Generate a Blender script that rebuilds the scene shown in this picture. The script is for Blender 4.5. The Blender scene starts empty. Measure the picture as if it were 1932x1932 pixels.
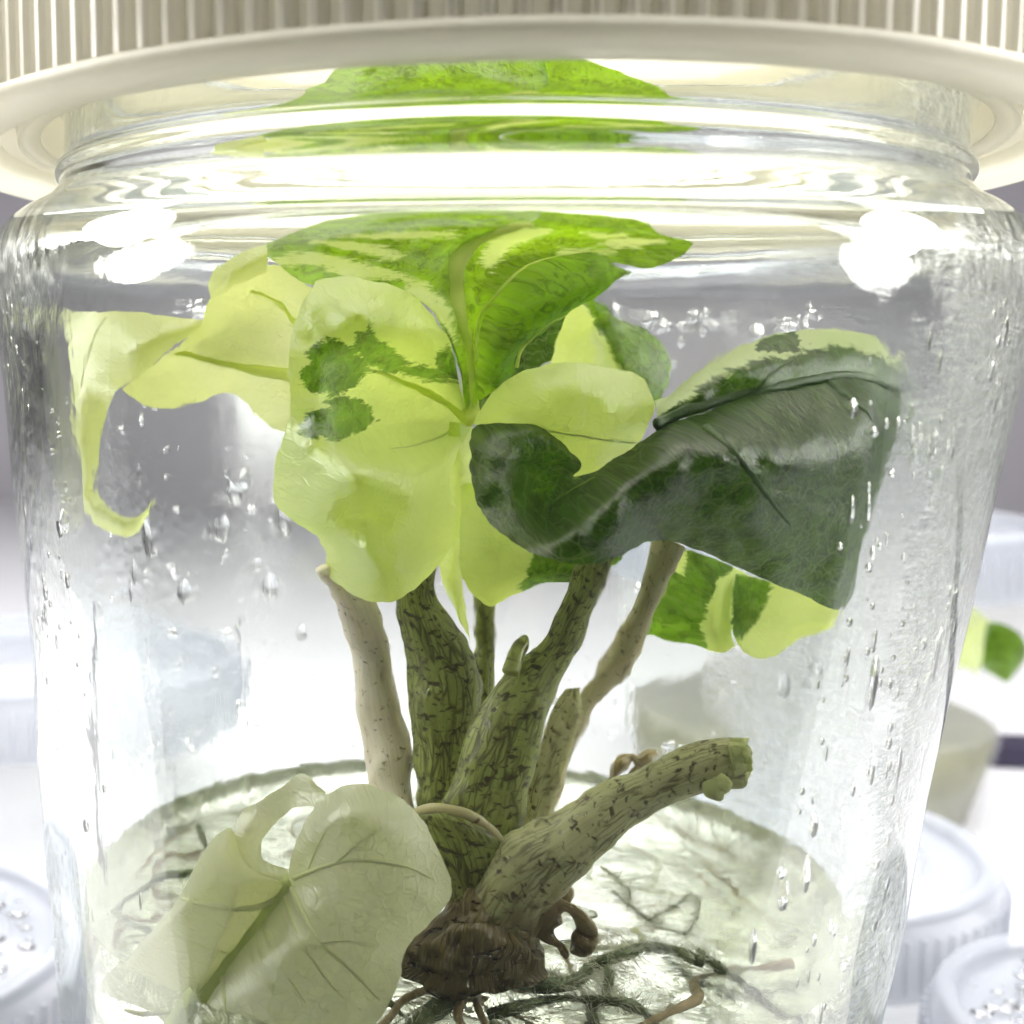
import bpy, bmesh, math, random
from mathutils import Vector, Matrix, noise
random.seed(7)
# One Blender unit is one centimetre.
sc = bpy.context.scene
sc.unit_settings.system = 'METRIC'; sc.unit_settings.scale_length = 0.01
COL = sc.collection
R = math.radians
H = 8.5                                   # height of the lens above the shelf

# ------------------------------------------------------------ camera
CAM = Vector((0, -11.2, H)); PITCH, YAW, ROLL = R(6), R(-5.1), R(1.6); FPX = 2500.0; PPX = 700   # PPX: the optical axis lies left of the crop's middle
_f = Vector((math.sin(YAW)*math.cos(PITCH), math.cos(YAW)*math.cos(PITCH), -math.sin(PITCH)))
_r0 = _f.cross(Vector((0, 0, 1))).normalized(); _u0 = _r0.cross(_f)
_r = _r0*math.cos(ROLL) + _u0*math.sin(ROLL); _u = _u0*math.cos(ROLL) - _r0*math.sin(ROLL)
cd = bpy.data.cameras.new('camera'); cam = bpy.data.objects.new('camera', cd); COL.objects.link(cam)
m3 = Matrix((_r, _u, -_f)).transposed()
cam.matrix_world = Matrix.Translation(CAM) @ m3.to_4x4()
cd.sensor_width = 36; cd.lens = 36*FPX/1932; cd.shift_x = (966-PPX)/1932; cd.clip_start = 0.1; cd.clip_end = 1000
cd.dof.use_dof = True; cd.dof.focus_distance = 9.4; cd.dof.aperture_fstop = 0.42
sc.camera = cam
# ------------------------------------------------------------ light
w = bpy.data.worlds.new('World'); sc.world = w; w.use_nodes = True
w.node_tree.nodes['Background'].inputs[0].default_value = (0.93, 0.95, 1.0, 1)
w.node_tree.nodes['Background'].inputs[1].default_value = 0.05
def area(name, loc, target, sx, sy, power, col):
    l = bpy.data.lights.new(name, 'AREA'); l.shape = 'RECTANGLE'; l.size = sx; l.size_y = sy
    l.energy = power; l.color = col
    if sx == sy: l.shape = 'DISK'
    o = bpy.data.objects.new(name, l); COL.objects.link(o); o.location = loc
    o.rotation_euler = (Vector(target)-Vector(loc)).to_track_quat('-Z', 'Y').to_euler()
    return o
area('grow_light_over_jar', (0, 5, 24), (0, 4, 0), 60, 22, 30000, (1, .985, .94))
area('grow_light_behind_jar', (0, 34, 26), (0, 48, 0), 90, 14, 9500, (1, .985, .95))
area('added_fill_left', (-21, -4.5, 14.5), (0, -1, 6), 9, 9, 3300, (1, .98, .94))  # added fill lamp: brightens the leaves, makes a hot spot on the shoulder
area('added_fill_right', (21, -4.5, 14.5), (0, -1, 6), 9, 9, 3300, (1, .98, .94))  # its added twin on the other side, also only fill
sc.view_settings.view_transform = 'Standard'; sc.view_settings.look = 'None'
sc.view_settings.exposure = 0.52; sc.view_settings.gamma = 1
cy = sc.cycles
cy.use_adaptive_sampling = True; cy.adaptive_threshold = 0.08; cy.max_bounces = 14; cy.transmission_bounces = 13; cy.transparent_max_bounces = 12; cy.diffuse_bounces = 3; cy.glossy_bounces = 8
cy.sample_clamp_indirect = 12.0; cy.blur_glossy = 0.6; cy.use_denoising = True
cy.caustics_reflective = True; cy.caustics_refractive = True

# ------------------------------------------------------------ helpers
def P(px, py, Y):
    """a point on the vertical plane y = Y that the photograph shows at px, py (of 1932)"""
    d = _f + _r*((px-PPX)/FPX) - _u*((py-966)/FPX)
    return CAM + d*((Y-CAM.y)/d.y)
def Pz(px, py, z):
    d = _f + _r*((px-PPX)/FPX) - _u*((py-966)/FPX)
    return CAM + d*((z-CAM.z)/d.z)
def new_obj(name, me, parent=None, mats=()):
    for m in mats: me.materials.append(m)
    o = bpy.data.objects.new(name, me); COL.objects.link(o)
    if parent: o.parent = parent; o.matrix_parent_inverse = parent.matrix_world.inverted()
    return o
def from_bm(name, bm, mat, parent=None, smooth=True):
    me = bpy.data.meshes.new(name); bm.to_mesh(me); bm.free()
    if smooth:
        for p in me.polygons: p.use_smooth = True
    return new_obj(name, me, parent, mat if isinstance(mat, (list, tuple)) else (mat,))
def tag(o, label=None, cat=None, group=None, kind=None):
    if label: o['label'] = label
    if cat: o['category'] = cat
    if group: o['group'] = group
    if kind: o['kind'] = kind
    return o
def empty(name, loc=(0, 0, 0)):
    o = bpy.data.objects.new(name, None); COL.objects.link(o); o.location = loc
    o.empty_display_size = .3
    bpy.context.view_layer.update()
    return o
def lathe(bm, prof, seg=128, c=(0, 0), zoff=H, mat_fn=None, wob=None):
    rings = []
    for r, z in prof:
        if r < 1e-6: rings.append([bm.verts.new((c[0], c[1], z+zoff))])
        else:
            ring = []
            for i in range(seg):
                a = 2*math.pi*i/seg; rr = r + (wob(a, z) if wob else 0)
                ring.append(bm.verts.new((c[0]+rr*math.sin(a), c[1]-rr*math.cos(a), z+zoff)))
            rings.append(ring)
    for k in range(len(rings)-1):
        A, B = rings[k], rings[k+1]
        if len(A) == 1 and len(B) == 1: continue
        for i in range(seg):
            j = (i+1) % seg
            if len(A) == 1: vs = (A[0], B[j], B[i])
            elif len(B) == 1: vs = (A[i], A[j], B[0])
            else: vs = (A[i], A[j], B[j], B[i])
            f = bm.faces.new(vs)
            if mat_fn: f.material_index = mat_fn(k)
def crom(p, n):
    """Catmull-Rom through the list p of Vectors, n steps per span"""
    out = []
    for i in range(len(p)-1):
        p0 = p[i-1] if i else p[0]*2-p[1]; p1, p2 = p[i], p[i+1]; p3 = p[i+2] if i+2 < len(p) else p[-1]*2-p[-2]
        for k in range(n):
            t = k/n
            out.append(.5*((2*p1)+(p2-p0)*t+(2*p0-5*p1+4*p2-p3)*t*t+(3*p1-p0-3*p2+p3)*t**3))
    out.append(p[-1].copy()); return out
def smooth_prof(pts, n):
    return [(max(v.x, 0), v.y) for v in crom([Vector((a, b)) for a, b in pts], n)]

# jar profile, z measured from the lens height
OUT = [(3.1, -8.12), (3.22, -7.7), (3.30, -6.5), (3.47, -4.87), (3.72, -2.2), (3.91, -.5), (4.02, .25), (4.06, .70), (4.05, .92), (3.98, 1.07), (3.86, 1.17), (3.73, 1.24), (3.64, 1.31), (3.58, 1.38), (3.56, 1.45), (3.60, 1.49), (3.60, 1.53), (3.54, 1.57), (3.53, 1.75), (3.53, 1.95), (3.58, 2.03), (3.58, 2.1), (3.5, 2.2), (3.5, 2.55), (3.43, 2.66)]
INN = [(3.33, 2.66), (3.27, 2.5), (3.25, 1.55), (3.25, 1.3), (3.28, 1.17), (3.40, 1.06), (3.60, .99), (3.73, .90), (3.79, .72), (3.77, .3), (3.65, -.5), (3.47, -2.2), (3.22, -4.87), (3.06, -6.5), (2.95, -7.4)]
_INN_S = sorted((z, r) for r, z in INN)
def ax_x(zr): return .022*min(zr, 0)        # the jar leans very slightly
def r_in(zr):
    p = _INN_S
    if zr <= p[0][0]: return p[0][1]
    for (z0, r0), (z1, r1) in zip(p, p[1:]):
        if zr <= z1: return r0+(r1-r0)*(zr-z0)/(z1-z0)
    return p[-1][1]
def keep_in(v, gap=.07):
    a0 = ax_x(v.z-H); rm = r_in(v.z-H)-gap; r = math.hypot(v.x-a0, v.y)
    if r > rm:                                # squeeze against the wall
        s = rm/r; v.x = a0+(v.x-a0)*s; v.y *= s
    return v

# ------------------------------------------------------------ materials
def mat(name):
    m = bpy.data.materials.new(name); m.use_nodes = True; nt = m.node_tree; nt.nodes.clear()
    out = nt.nodes.new('ShaderNodeOutputMaterial'); return m, nt, out
class NB:
    def __init__(s, nt): s.nt = nt
    def n(s, typ, ins=None, **kw):
        nd = s.nt.nodes.new(typ)
        for k, v in kw.items(): setattr(nd, k, v)
        for k, v in (ins or {}).items():
            if isinstance(v, bpy.types.NodeSocket): s.nt.links.new(v, nd.inputs[k])
            else: nd.inputs[k].default_value = v
        return nd
    def math(s, op, a, b=0.0, clamp=False): return s.n('ShaderNodeMath', {0: a, 1: b}, operation=op, use_clamp=clamp).outputs[0]
    def mixc(s, f, a, b):
        nd = s.nt.nodes.new('ShaderNodeMix'); nd.data_type = 'RGBA'
        for k, v in ((0, f), (6, a), (7, b)):
            if isinstance(v, bpy.types.NodeSocket): s.nt.links.new(v, nd.inputs[k])
            else: nd.inputs[k].default_value = v
        return nd.outputs[2]
    def smooth(s, v, lo, hi):
        return s.n('ShaderNodeMapRange', {'Value': v, 'From Min': lo, 'From Max': hi}, interpolation_type='SMOOTHSTEP').outputs[0]
    def noise(s, vec, scale, det=3, dist=0.0, rough=.5):
        return s.n('ShaderNodeTexNoise', {'Vector': vec, 'Scale': scale, 'Detail': det, 'Distortion': dist, 'Roughness': rough}).outputs['Fac']
def C4(c): return (c[0], c[1], c[2], 1)

def leaf_mat(name, cream_d, cream_t, green_d, green_t, gloss=.10, edge=.07, streak=1.0, rough=.38, cellh=.10):
    """pigment attribute pig: 0 cream, 1 green; edges broken up along the veins"""
    m, nt, out = mat(name); b = NB(nt)
    uv = b.n('ShaderNodeUVMap', uv_map='uv').outputs[0]
    pig = b.n('ShaderNodeAttribute', attribute_name='pig').outputs['Fac']
    st = b.n('ShaderNodeMapping', {'Vector': uv, 'Scale': (1.0, 3.2, 1)}).outputs[0]
    n1 = b.noise(st, 4.5, 6, .9, .68); n2 = b.noise(st, 17, 5, .8, .8)
    v = b.math('ADD', pig, b.math('MULTIPLY', b.math('SUBTRACT', n1, .5), 1.1*streak))
    v = b.math('ADD', v, b.math('MULTIPLY', b.math('SUBTRACT', n2, .5), .8*streak))
    mask = b.smooth(v, .5-edge, .5+edge)
    tone = b.smooth(b.noise(uv, 3.1, 4, .8, .6), .3, .72)
    gd = b.mixc(tone, C4(green_d), C4([c*1.9+.01 for c in green_d]))
    gt = b.mixc(tone, C4(green_t), C4([min(1, c*1.7) for c in green_t]))
    speck = b.smooth(b.noise(uv, 26, 3, 0, .6), .52, .7)
    vor = b.n('ShaderNodeTexVoronoi', {'Vector': b.n('ShaderNodeVectorMath', {0: uv, 1: b.n('ShaderNodeVectorMath', {0: b.n('ShaderNodeTexNoise', {'Vector': uv, 'Scale': 6.0}).outputs['Color'], 'Scale': .25}, operation='SCALE').outputs[0]}, operation='ADD').outputs[0], 'Scale': 6.0}, feature='DISTANCE_TO_EDGE').outputs['Distance']
    vein = b.math('MULTIPLY', b.math('SUBTRACT', 1.0, b.smooth(vor, .0, .07)), .35)
    dk = b.math('MULTIPLY', b.smooth(b.noise(uv, 9, 5, 1.2, .7), .48, .62), .55)
    gt = b.mixc(dk, gt, C4([c*.35 for c in green_t])); gd = b.mixc(dk, gd, C4([c*.55 for c in green_d]))
    gt = b.mixc(b.math('MAXIMUM', b.math('MULTIPLY', speck, .35), vein), gt, C4([.5*cream_t[0]+.5*green_t[0], .5*cream_t[1]+.5*green_t[1], cream_t[2]*.5]))
    cd_ = b.mixc(b.math('MULTIPLY', tone, .6), C4(cream_d), C4([cream_d[0]*.9, cream_d[1]*.95, cream_d[2]*.78]))
    cl = b.n('ShaderNodeTexVoronoi', {'Vector': uv, 'Scale': 7.0, 'Randomness': 1.0}, feature='DISTANCE_TO_EDGE').outputs['Distance']
    cd_ = b.mixc(b.math('MULTIPLY', b.math('SUBTRACT', 1.0, b.smooth(cl, 0, .10)), .16), cd_, C4([cream_d[0]*.7, cream_d[1]*.85, cream_d[2]*.5]))
    cd_c = b.mixc(mask, cd_, gd); ct_c = b.mixc(mask, C4(cream_t), gt)
    fine = b.noise(uv, 34, 5, .3, .65); big = b.noise(uv, 2.6, 3, .5, .5)
    cells = b.n('ShaderNodeTexVoronoi', {'Vector': uv, 'Scale': 11.0}, feature='DISTANCE_TO_EDGE').outputs['Distance']
    hgt = b.math('ADD', b.math('ADD', b.math('MULTIPLY', fine, .35), b.math('MULTIPLY', big, .5)), b.math('MULTIPLY', b.smooth(cells, 0, .12), cellh))
    bmp = b.n('ShaderNodeBump', {'Height': hgt, 'Strength': .38, 'Distance': .07}).outputs[0]
    d = b.n('ShaderNodeBsdfDiffuse', {'Color': cd_c, 'Normal': bmp}).outputs[0]
    t = b.n('ShaderNodeBsdfTranslucent', {'Color': ct_c, 'Normal': bmp}).outputs[0]
    mx = b.n('ShaderNodeMixShader', {0: .64, 1: d, 2: t}).outputs[0]
    g = b.n('ShaderNodeBsdfGlossy', {'Roughness': rough, 'Normal': bmp}).outputs[0]
    fr = b.n('ShaderNodeFresnel', {'IOR': 1.42, 'Normal': bmp}).outputs[0]
    fr = b.math('MULTIPLY', fr, gloss*4, True)
    fin = b.n('ShaderNodeMixShader', {0: fr, 1: mx, 2: g}).outputs[0]
    nt.links.new(fin, out.inputs[0]); return m
CREAM_D, CREAM_T = (.78, .87, .38), (.86, .99, .23)
M_leaf = leaf_mat('leaf_variegated', CREAM_D, CREAM_T, (.045, .085, .012), (.17, .33, .012), gloss=.045)
M_leaf_top = leaf_mat('leaf_bright_variegated', CREAM_D, (.86, .97, .30), (.07, .14, .010), (.34, .56, .012), gloss=.04, edge=.12, streak=1.0)
M_leaf_bright = leaf_mat('leaf_bright_cream', (.84, .87, .50), (.93, .99, .38), (.05, .12, .02), (.3, .55, .02), gloss=.04)
M_leaf_dark = leaf_mat('leaf_dark_green', (.7, .75, .45), (.75, .9, .4), (.022, .048, .009), (.08, .16, .01), gloss=.026, rough=.3, streak=.7, cellh=.05)
M_leaf_pale = leaf_mat('leaf_pale_cream', (.93, .92, .74), (.92, .94, .56), (.05, .12, .02), (.18, .45, .03), gloss=.05)

def simple(name, col, trans=None, tf=0.0, rough=.45, spec=.4, bump=(0, 10), var=.25, vscale=6):
    m, nt, out = mat(name); b = NB(nt)
    co = b.n('ShaderNodeTexCoord').outputs['Object']
    nz = b.noise(co, vscale, 5, .3, .6)
    c = b.mixc(nz, C4([x*(1-var) for x in col]), C4([min(1, x*(1+var)) for x in col]))
    nrm = {}
    if bump[0]:
        h = b.noise(co, bump[1], 5, .2, .6)
        nrm = {'Normal': b.n('ShaderNodeBump', {'Height': h, 'Strength': bump[0], 'Distance': .06}).outputs[0]}
    p = b.n('ShaderNodeBsdfPrincipled', dict({'Base Color': c, 'Roughness': rough, 'Specular IOR Level': spec}, **nrm)).outputs[0]
    if tf:
        t = b.n('ShaderNodeBsdfTranslucent', dict({'Color': C4(trans)}, **nrm)).outputs[0]
        p = b.n('ShaderNodeMixShader', {0: tf, 1: p, 2: t}).outputs[0]
    nt.links.new(p, out.inputs[0]); return m
M_rib_lime = simple('midrib_lime', (.84, .95, .30), (.92, 1.0, .28), .48, .4, .4, (.3, 14), .15)
M_rib_soft = simple('midrib_soft_green', (.74, .82, .36), (.8, .92, .35), .25, .4, .4, (.4, 12), .2)
M_rib_dark = simple('vein_dark_green', (.06, .12, .025), (.12, .28, .03), .25, .35, .5, (.3, 14), .3)
M_rib_pale = simple('vein_pale', (.86, .89, .52), (.9, .95, .5), .2, .45, .3, (.3, 14), .1)
M_fold = simple('leaf_fold_line', (.34, .46, .14), (.5, .75, .15), .4, .45, .3, (.3, 14), .3)

Z_LO, Z_HI = P(900, 1765, -2.2).z, P(900, 1590, -2.2).z      # old brown tissue at the foot of the stalks
def petiole_mat(name, base_a, base_b, spot, amount, brown=None, rough=.36, fol=(.28, .04)):
    m, nt, out = mat(name); b = NB(nt)
    uv = b.n('ShaderNodeUVMap', uv_map='uv').outputs[0]
    warp = b.n('ShaderNodeTexNoise', {'Vector': uv, 'Scale': 5.0, 'Detail': 3}).outputs['Color']
    wv = b.n('ShaderNodeVectorMath', {0: warp, 1: (.5, .5, .5)}, operation='SUBTRACT').outputs[0]
    wv = b.n('ShaderNodeVectorMath', {0: wv, 'Scale': .09}, operation='SCALE').outputs[0]
    wuv = b.n('ShaderNodeVectorMath', {0: uv, 1: wv}, operation='ADD').outputs[0]
    # cell net stretched along the stalk, and short cross dashes
    s1 = b.n('ShaderNodeMapping', {'Vector': wuv, 'Scale': (11, 2.8, 1)}).outputs[0]
    cell = b.n('ShaderNodeTexVoronoi', {'Vector': s1, 'Scale': 1.25}, feature='DISTANCE_TO_EDGE').outputs['Distance']
    net = b.math('SUBTRACT', 1.0, b.smooth(cell, .0, .16))
    patch = b.smooth(b.noise(wuv, 3.2, 4, .5, .6), .56-.12*amount, .74-.10*amount)
    net = b.math('MULTIPLY', net, patch)
    s2 = b.n('ShaderNodeMapping', {'Vector': wuv, 'Scale': (5.5, 14, 1)}).outputs[0]
    dash = b.smooth(b.noise(s2, 1.15, 3, .4, .6), .60-.045*amount, .70-.035*amount)
    mk = b.math('MAXIMUM', b.math('MULTIPLY', net, .85), dash); mk = b.math('MULTIPLY', mk, .92)
    fib = b.noise(b.n('ShaderNodeMapping', {'Vector': uv, 'Scale': (30, 1.2, 1)}).outputs[0], 1.0, 4, .3, .6)
    base = b.mixc(b.noise(uv, 2.0, 4, .6, .6), C4(base_a), C4(base_b))
    base = b.mixc(b.math('MULTIPLY', b.smooth(fib, .35, .7), .35), base, C4([c*.62 for c in base_a]))
    if brown:
        z = b.n('ShaderNodeSeparateXYZ', {0: uv}).outputs[1]
        base = b.mixc(b.smooth(z, brown[1], brown[2]), C4(brown[0]), base)
    zc = b.n('ShaderNodeSeparateXYZ', {0: b.n('ShaderNodeTexCoord').outputs['Object']}).outputs[2]
    zc = b.math('ADD', zc, b.math('MULTIPLY', b.math('SUBTRACT', b.noise(uv, 2.5, 4, .6, .6), .5), .9))
    base = b.mixc(b.smooth(zc, Z_LO, Z_HI), (.17, .13, .06, 1), base)
    c = b.mixc(mk, base, C4(spot))
    h = b.math('ADD', b.math('MULTIPLY', fib, .7), b.math('MULTIPLY', mk, -.5))
    bmp = b.n('ShaderNodeBump', {'Height': h, 'Strength': fol[0], 'Distance': fol[1]}).outputs[0]
    p = b.n('ShaderNodeBsdfPrincipled', {'Base Color': c, 'Roughness': rough, 'Specular IOR Level': .45, 'Normal': bmp,
            'Subsurface Weight': .25, 'Subsurface Radius': (.12, .10, .05), 'Subsurface Scale': 1.0}).outputs[0]
    nt.links.new(p, out.inputs[0]); return m
M_pet = petiole_mat('petiole_olive_mottled', (.27, .31, .075), (.44, .49, .14), (.06, .045, .018), 1.9)
M_pet_light = petiole_mat('petiole_light_mottled', (.50, .50, .22), (.66, .66, .38), (.08, .055, .025), 1.3)
M_pet_pink = petiole_mat('petiole_pinkish_cream', (.84, .74, .60), (.88, .84, .68), (.26, .20, .10), .15)
M_pet_tan = petiole_mat('petiole_tan', (.50, .45, .24), (.62, .58, .34), (.16, .11, .06), .45)
M_corm = petiole_mat('corm_brown_wet', (.25, .20, .085), (.44, .36, .16), (.05, .03, .015), .7, rough=.12, fol=(1.3, .09))
M_root_green = simple('root_dark_green', (.10, .125, .05), None, 0, .5, .3, (.6, 18), .5, 7)
M_root_tan = simple('root_tan', (.42, .33, .18), (.5, .4, .2), .3, .4, .4, (.5, 16), .3)
M_root_pale = simple('root_pale', (.66, .66, .44), (.7, .75, .45), .45, .4, .4, (.5, 16), .3)
M_root_hair = simple('root_hair_pale', (.62, .62, .48), (.6, .6, .5), .4, .6, .2)
M_dead = None

def glass_mat(name, col=(1, 1, 1), ior=1.5, rough=0.0, bump=None):
    m, nt, out = mat(name); b = NB(nt)
    ins = {'Color': C4(col), 'IOR': ior, 'Roughness': rough}
    if bump: ins.update(bump(b))
    g = b.n('ShaderNodeBsdfGlass', ins).outputs[0]
    nt.links.new(g, out.inputs[0]); return m
def outer_bump(b):
    co = b.n('ShaderNodeTexCoord').outputs['Object']
    st = b.n('ShaderNodeMapping', {'Vector': co, 'Scale': (1, 1, .35)}).outputs[0]
    return {'Normal': b.n('ShaderNodeBump', {'Height': b.noise(st, .8, 3, .5, .5), 'Strength': .08, 'Distance': .10}).outputs[0]}
def wet_bump(b):
    co = b.n('ShaderNodeTexCoord').outputs['Object']
    x = b.n('ShaderNodeSeparateXYZ', {0: co})
    z = b.math('SUBTRACT', x.outputs[2], H)
    side = b.smooth(b.math('ADD', x.outputs[0], b.math('MULTIPLY', b.noise(co, 1.6, 4, .3), 1.0)), 2.75, 3.55)     # fogged right flank
    left = b.math('MULTIPLY', b.smooth(b.math('MULTIPLY', x.outputs[0], -1.0), 2.8, 3.5), .35)
    top = b.math('MULTIPLY', b.math('MULTIPLY', b.smooth(z, .1, .45), b.smooth(b.math('ABSOLUTE', x.outputs[0]), 2.5, 3.2)), .8)
    veil = b.math('MULTIPLY', b.smooth(b.noise(b.n('ShaderNodeMapping', {'Vector': co, 'Scale': (1, 1, .45)}).outputs[0], 1.1, 4, .8, .55), .55, .75), .06)
    fog = b.math('MAXIMUM', b.math('MAXIMUM', side, left), b.math('MAXIMUM', top, veil))
    beads = b.n('ShaderNodeTexVoronoi', {'Vector': co, 'Scale': 7.0, 'Randomness': 1.0}).outputs['Distance']
    beads = b.math('SUBTRACT', 1.0, b.smooth(beads, .1, .6))
    small = b.noise(b.n('ShaderNodeMapping', {'Vector': co, 'Scale': (1, 1, .6)}).outputs[0], 6.0, 6, .7, .65)
    run = b.noise(b.n('ShaderNodeMapping', {'Vector': co, 'Scale': (5, 5, .35)}).outputs[0], 1.0, 3, .4, .5)
    rip = b.noise(b.n('ShaderNodeMapping', {'Vector': co, 'Rotation': (0, .35, 0), 'Scale': (3, 3, 13)}).outputs[0], 1.8, 5, .8, .6)
    small = b.mixc(b.smooth(x.outputs[0], 1.0, 2.0), small, rip)
    low = b.noise(co, 1.3, 3, .6, .5)
    h = b.math('ADD', b.math('MULTIPLY', beads, .35), small)
    h = b.math('MULTIPLY', h, b.math('ADD', b.math('MULTIPLY', fog, .36), .004))
    h = b.math('ADD', h, b.math('MULTIPLY', b.math('ADD', low, b.math('MULTIPLY', run, .35)), .07))
    bm_ = b.n('ShaderNodeBump', {'Height': h, 'Strength': .6, 'Distance': .09}).outputs[0]
    return {'Normal': bm_, 'Roughness': b.math('MULTIPLY', fog, .24)}
M_glass = glass_mat('jar_glass_outer', (.985, .995, .985), 1.5, 0, outer_bump)
M_glass_in = glass_mat('jar_glass_inner_wet', (.985, .995, .985), 1.5, 0, wet_bump)
M_glass_plain = glass_mat('clear_glass', (.96, .98, .97), 1.48)
M_water = glass_mat('water_drop', (1, 1, 1), 1.33)
def gel_mat():
    m, nt, out = mat('agar_gel'); b = NB(nt)
    co = b.n('ShaderNodeTexCoord').outputs['Object']
    st = b.n('ShaderNodeMapping', {'Vector': co, 'Scale': (.7, 1.6, 1)}).outputs[0]
    h = b.math('ADD', b.noise(st, 1.3, 5, 1.6, .55), b.math('MULTIPLY', b.noise(co, 5, 4, .5, .6), .18))
    nrm = b.n('ShaderNodeBump', {'Height': h, 'Strength': .45, 'Distance': .2}).outputs[0]
    g = b.n('ShaderNodeBsdfGlass', {'Color': (.975, .985, .93, 1), 'IOR': 1.34, 'Roughness': .01, 'Normal': nrm}).outputs[0]
    stre = b.smooth(b.noise(st, 1.7, 6, 2.2, .6), .35, .7)
    dc = b.mixc(stre, (.30, .36, .14, 1), (.90, .92, .76, 1))
    d = b.n('ShaderNodeBsdfDiffuse', {'Color': dc, 'Normal': nrm}).outputs[0]
    t = b.n('ShaderNodeBsdfTranslucent', {'Color': dc, 'Normal': nrm}).outputs[0]
    dt = b.n('ShaderNodeMixShader', {0: .5, 1: d, 2: t}).outputs[0]
    fin = b.n('ShaderNodeMixShader', {0: .07, 1: g, 2: dt}).outputs[0]
    nt.links.new(fin, out.inputs[0]); return m
M_gel = gel_mat()
def plastic_mat(name, col, tcol, tf=.45, clear=.25, rough=.25):
    m, nt, out = mat(name); b = NB(nt)
    co = b.n('ShaderNodeTexCoord').outputs['Object']
    nz = b.noise(co, 1.2, 4, .6, .5)
    c = b.mixc(nz, C4([x*.88 for x in col]), C4(col))
    bmp = b.n('ShaderNodeBump', {'Height': b.noise(co, 4, 4, .4), 'Strength': .18, 'Distance': .08}).outputs[0]
    p = b.n('ShaderNodeBsdfPrincipled', {'Base Color': c, 'Roughness': rough, 'Specular IOR Level': .5, 'Normal': bmp}).outputs[0]
    t = b.n('ShaderNodeBsdfTranslucent', {'Color': C4(tcol), 'Normal': bmp}).outputs[0]
    mx = b.n('ShaderNodeMixShader', {0: tf, 1: p, 2: t}).outputs[0]
    tr = b.n('ShaderNodeBsdfTransparent').outputs[0]
    mx = b.n('ShaderNodeMixShader', {0: clear, 1: mx, 2: tr}).outputs[0]
    nt.links.new(mx, out.inputs[0]); return m
M_lid = plastic_mat('lid_milky_plastic', (.78, .76, .66), (.92, .90, .80), .50, .25, .3)
M_cap = plastic_mat('lid_cap_plastic', (.66, .64, .56), (.88, .86, .78), .5, .22, .3)
M_lid_rib = plastic_mat('lid_rib_plastic', (.78, .75, .67), (.90, .88, .80), .42, .06, .3)
M_lid_clear = plastic_mat('cup_lid_plastic', (.40, .42, .47), (.60, .63, .70), .30, .5, .08)
M_cup = plastic_mat('cup_plastic', (.80, .82, .80), (.95, .97, .96), .4, .86, .12)
M_cup_gel = simple('cup_gel_grey_green', (.22, .22, .14), (.4, .4, .24), .35, .15, .6, (.8, 1.5), .6, 1.0)
M_shelf = simple('shelf_white_enamel', (.60, .60, .64), None, 0, .35, .4, (.05, 3), .04, 1)
M_wall = simple('wall_grey_paint', (.52, .50, .55), None, 0, .8, .2, (.05, 3), .08, .12)
M_rail = simple('grey_metal', (.35, .35, .4), None, 0, .35, .5)
M_dark = simple('dark_rubber', (.03, .025, .05), None, 0, .5, .3)

# ------------------------------------------------------------ setting
def sheet(name, x0, x1, y0, y1, z, m):
    bm = bmesh.new(); vs = [bm.verts.new(v) for v in ((x0, y0, z), (x1, y0, z), (x1, y1, z), (x0, y1, z))]
    bm.faces.new(vs); return from_bm(name, bm, m, None, False)
def box(bm, x0, x1, y0, y1, z0, z1):
    v = [bm.verts.new((x, y, z)) for z in (z0, z1) for x, y in ((x0, y0), (x1, y0), (x1, y1), (x0, y1))]
    for f in ((3, 2, 1, 0), (4, 5, 6, 7), (0, 1, 5, 4), (1, 2, 6, 5), (2, 3, 7, 6), (3, 0, 4, 7)): bm.faces.new([v[i] for i in f])
bm = bmesh.new(); box(bm, -90, 90, -4.8, 68, -1.5, 0)
tag(from_bm('shelf', bm, M_shelf, None, False), 'white enamelled shelf the jars stand on', 'shelf', kind='structure')
bm = bmesh.new(); box(bm, -140, 140, 72, 74, -60, 90)
tag(from_bm('wall', bm, M_wall, None, False), 'blurred grey wall behind the shelf', 'wall', kind='structure')

# ------------------------------------------------------------ the jar
bm = bmesh.new()
o_s = smooth_prof(OUT, 3); i_s = smooth_prof(INN, 3)
base_o = [(0, -8.30), (2.0, -8.30), (2.7, -8.42), (2.95, -8.40)]
base_i = [(2.75, -7.72), (2.2, -7.86), (0, -7.80)]
prof = base_o + o_s + i_s + base_i
k0 = len(base_o)+len(o_s)-1
lathe(bm, prof, 160, mat_fn=lambda k: 1 if k >= k0 else 0,
      wob=lambda a, z: .012*math.sin(3*a+z*2)+.008*math.sin(7*a-z*3)+.006*math.sin(13*a+z))
for v in bm.verts:
    zr = v.co.z-H; v.co.x += ax_x(zr)
    if zr > .2: v.co.z += .02*v.co.x*min(1, (zr-.2)/.5)          # shoulder and neck a little crooked
bmesh.ops.recalc_face_normals(bm, faces=bm.faces)
jar = empty('culture_jar', (0, 0, 0))
tag(jar, 'large clear glass jar, fogged inside, holding the variegated plant', 'jar')
from_bm('glass_body', bm, [M_glass, M_glass_in], jar)

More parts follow.
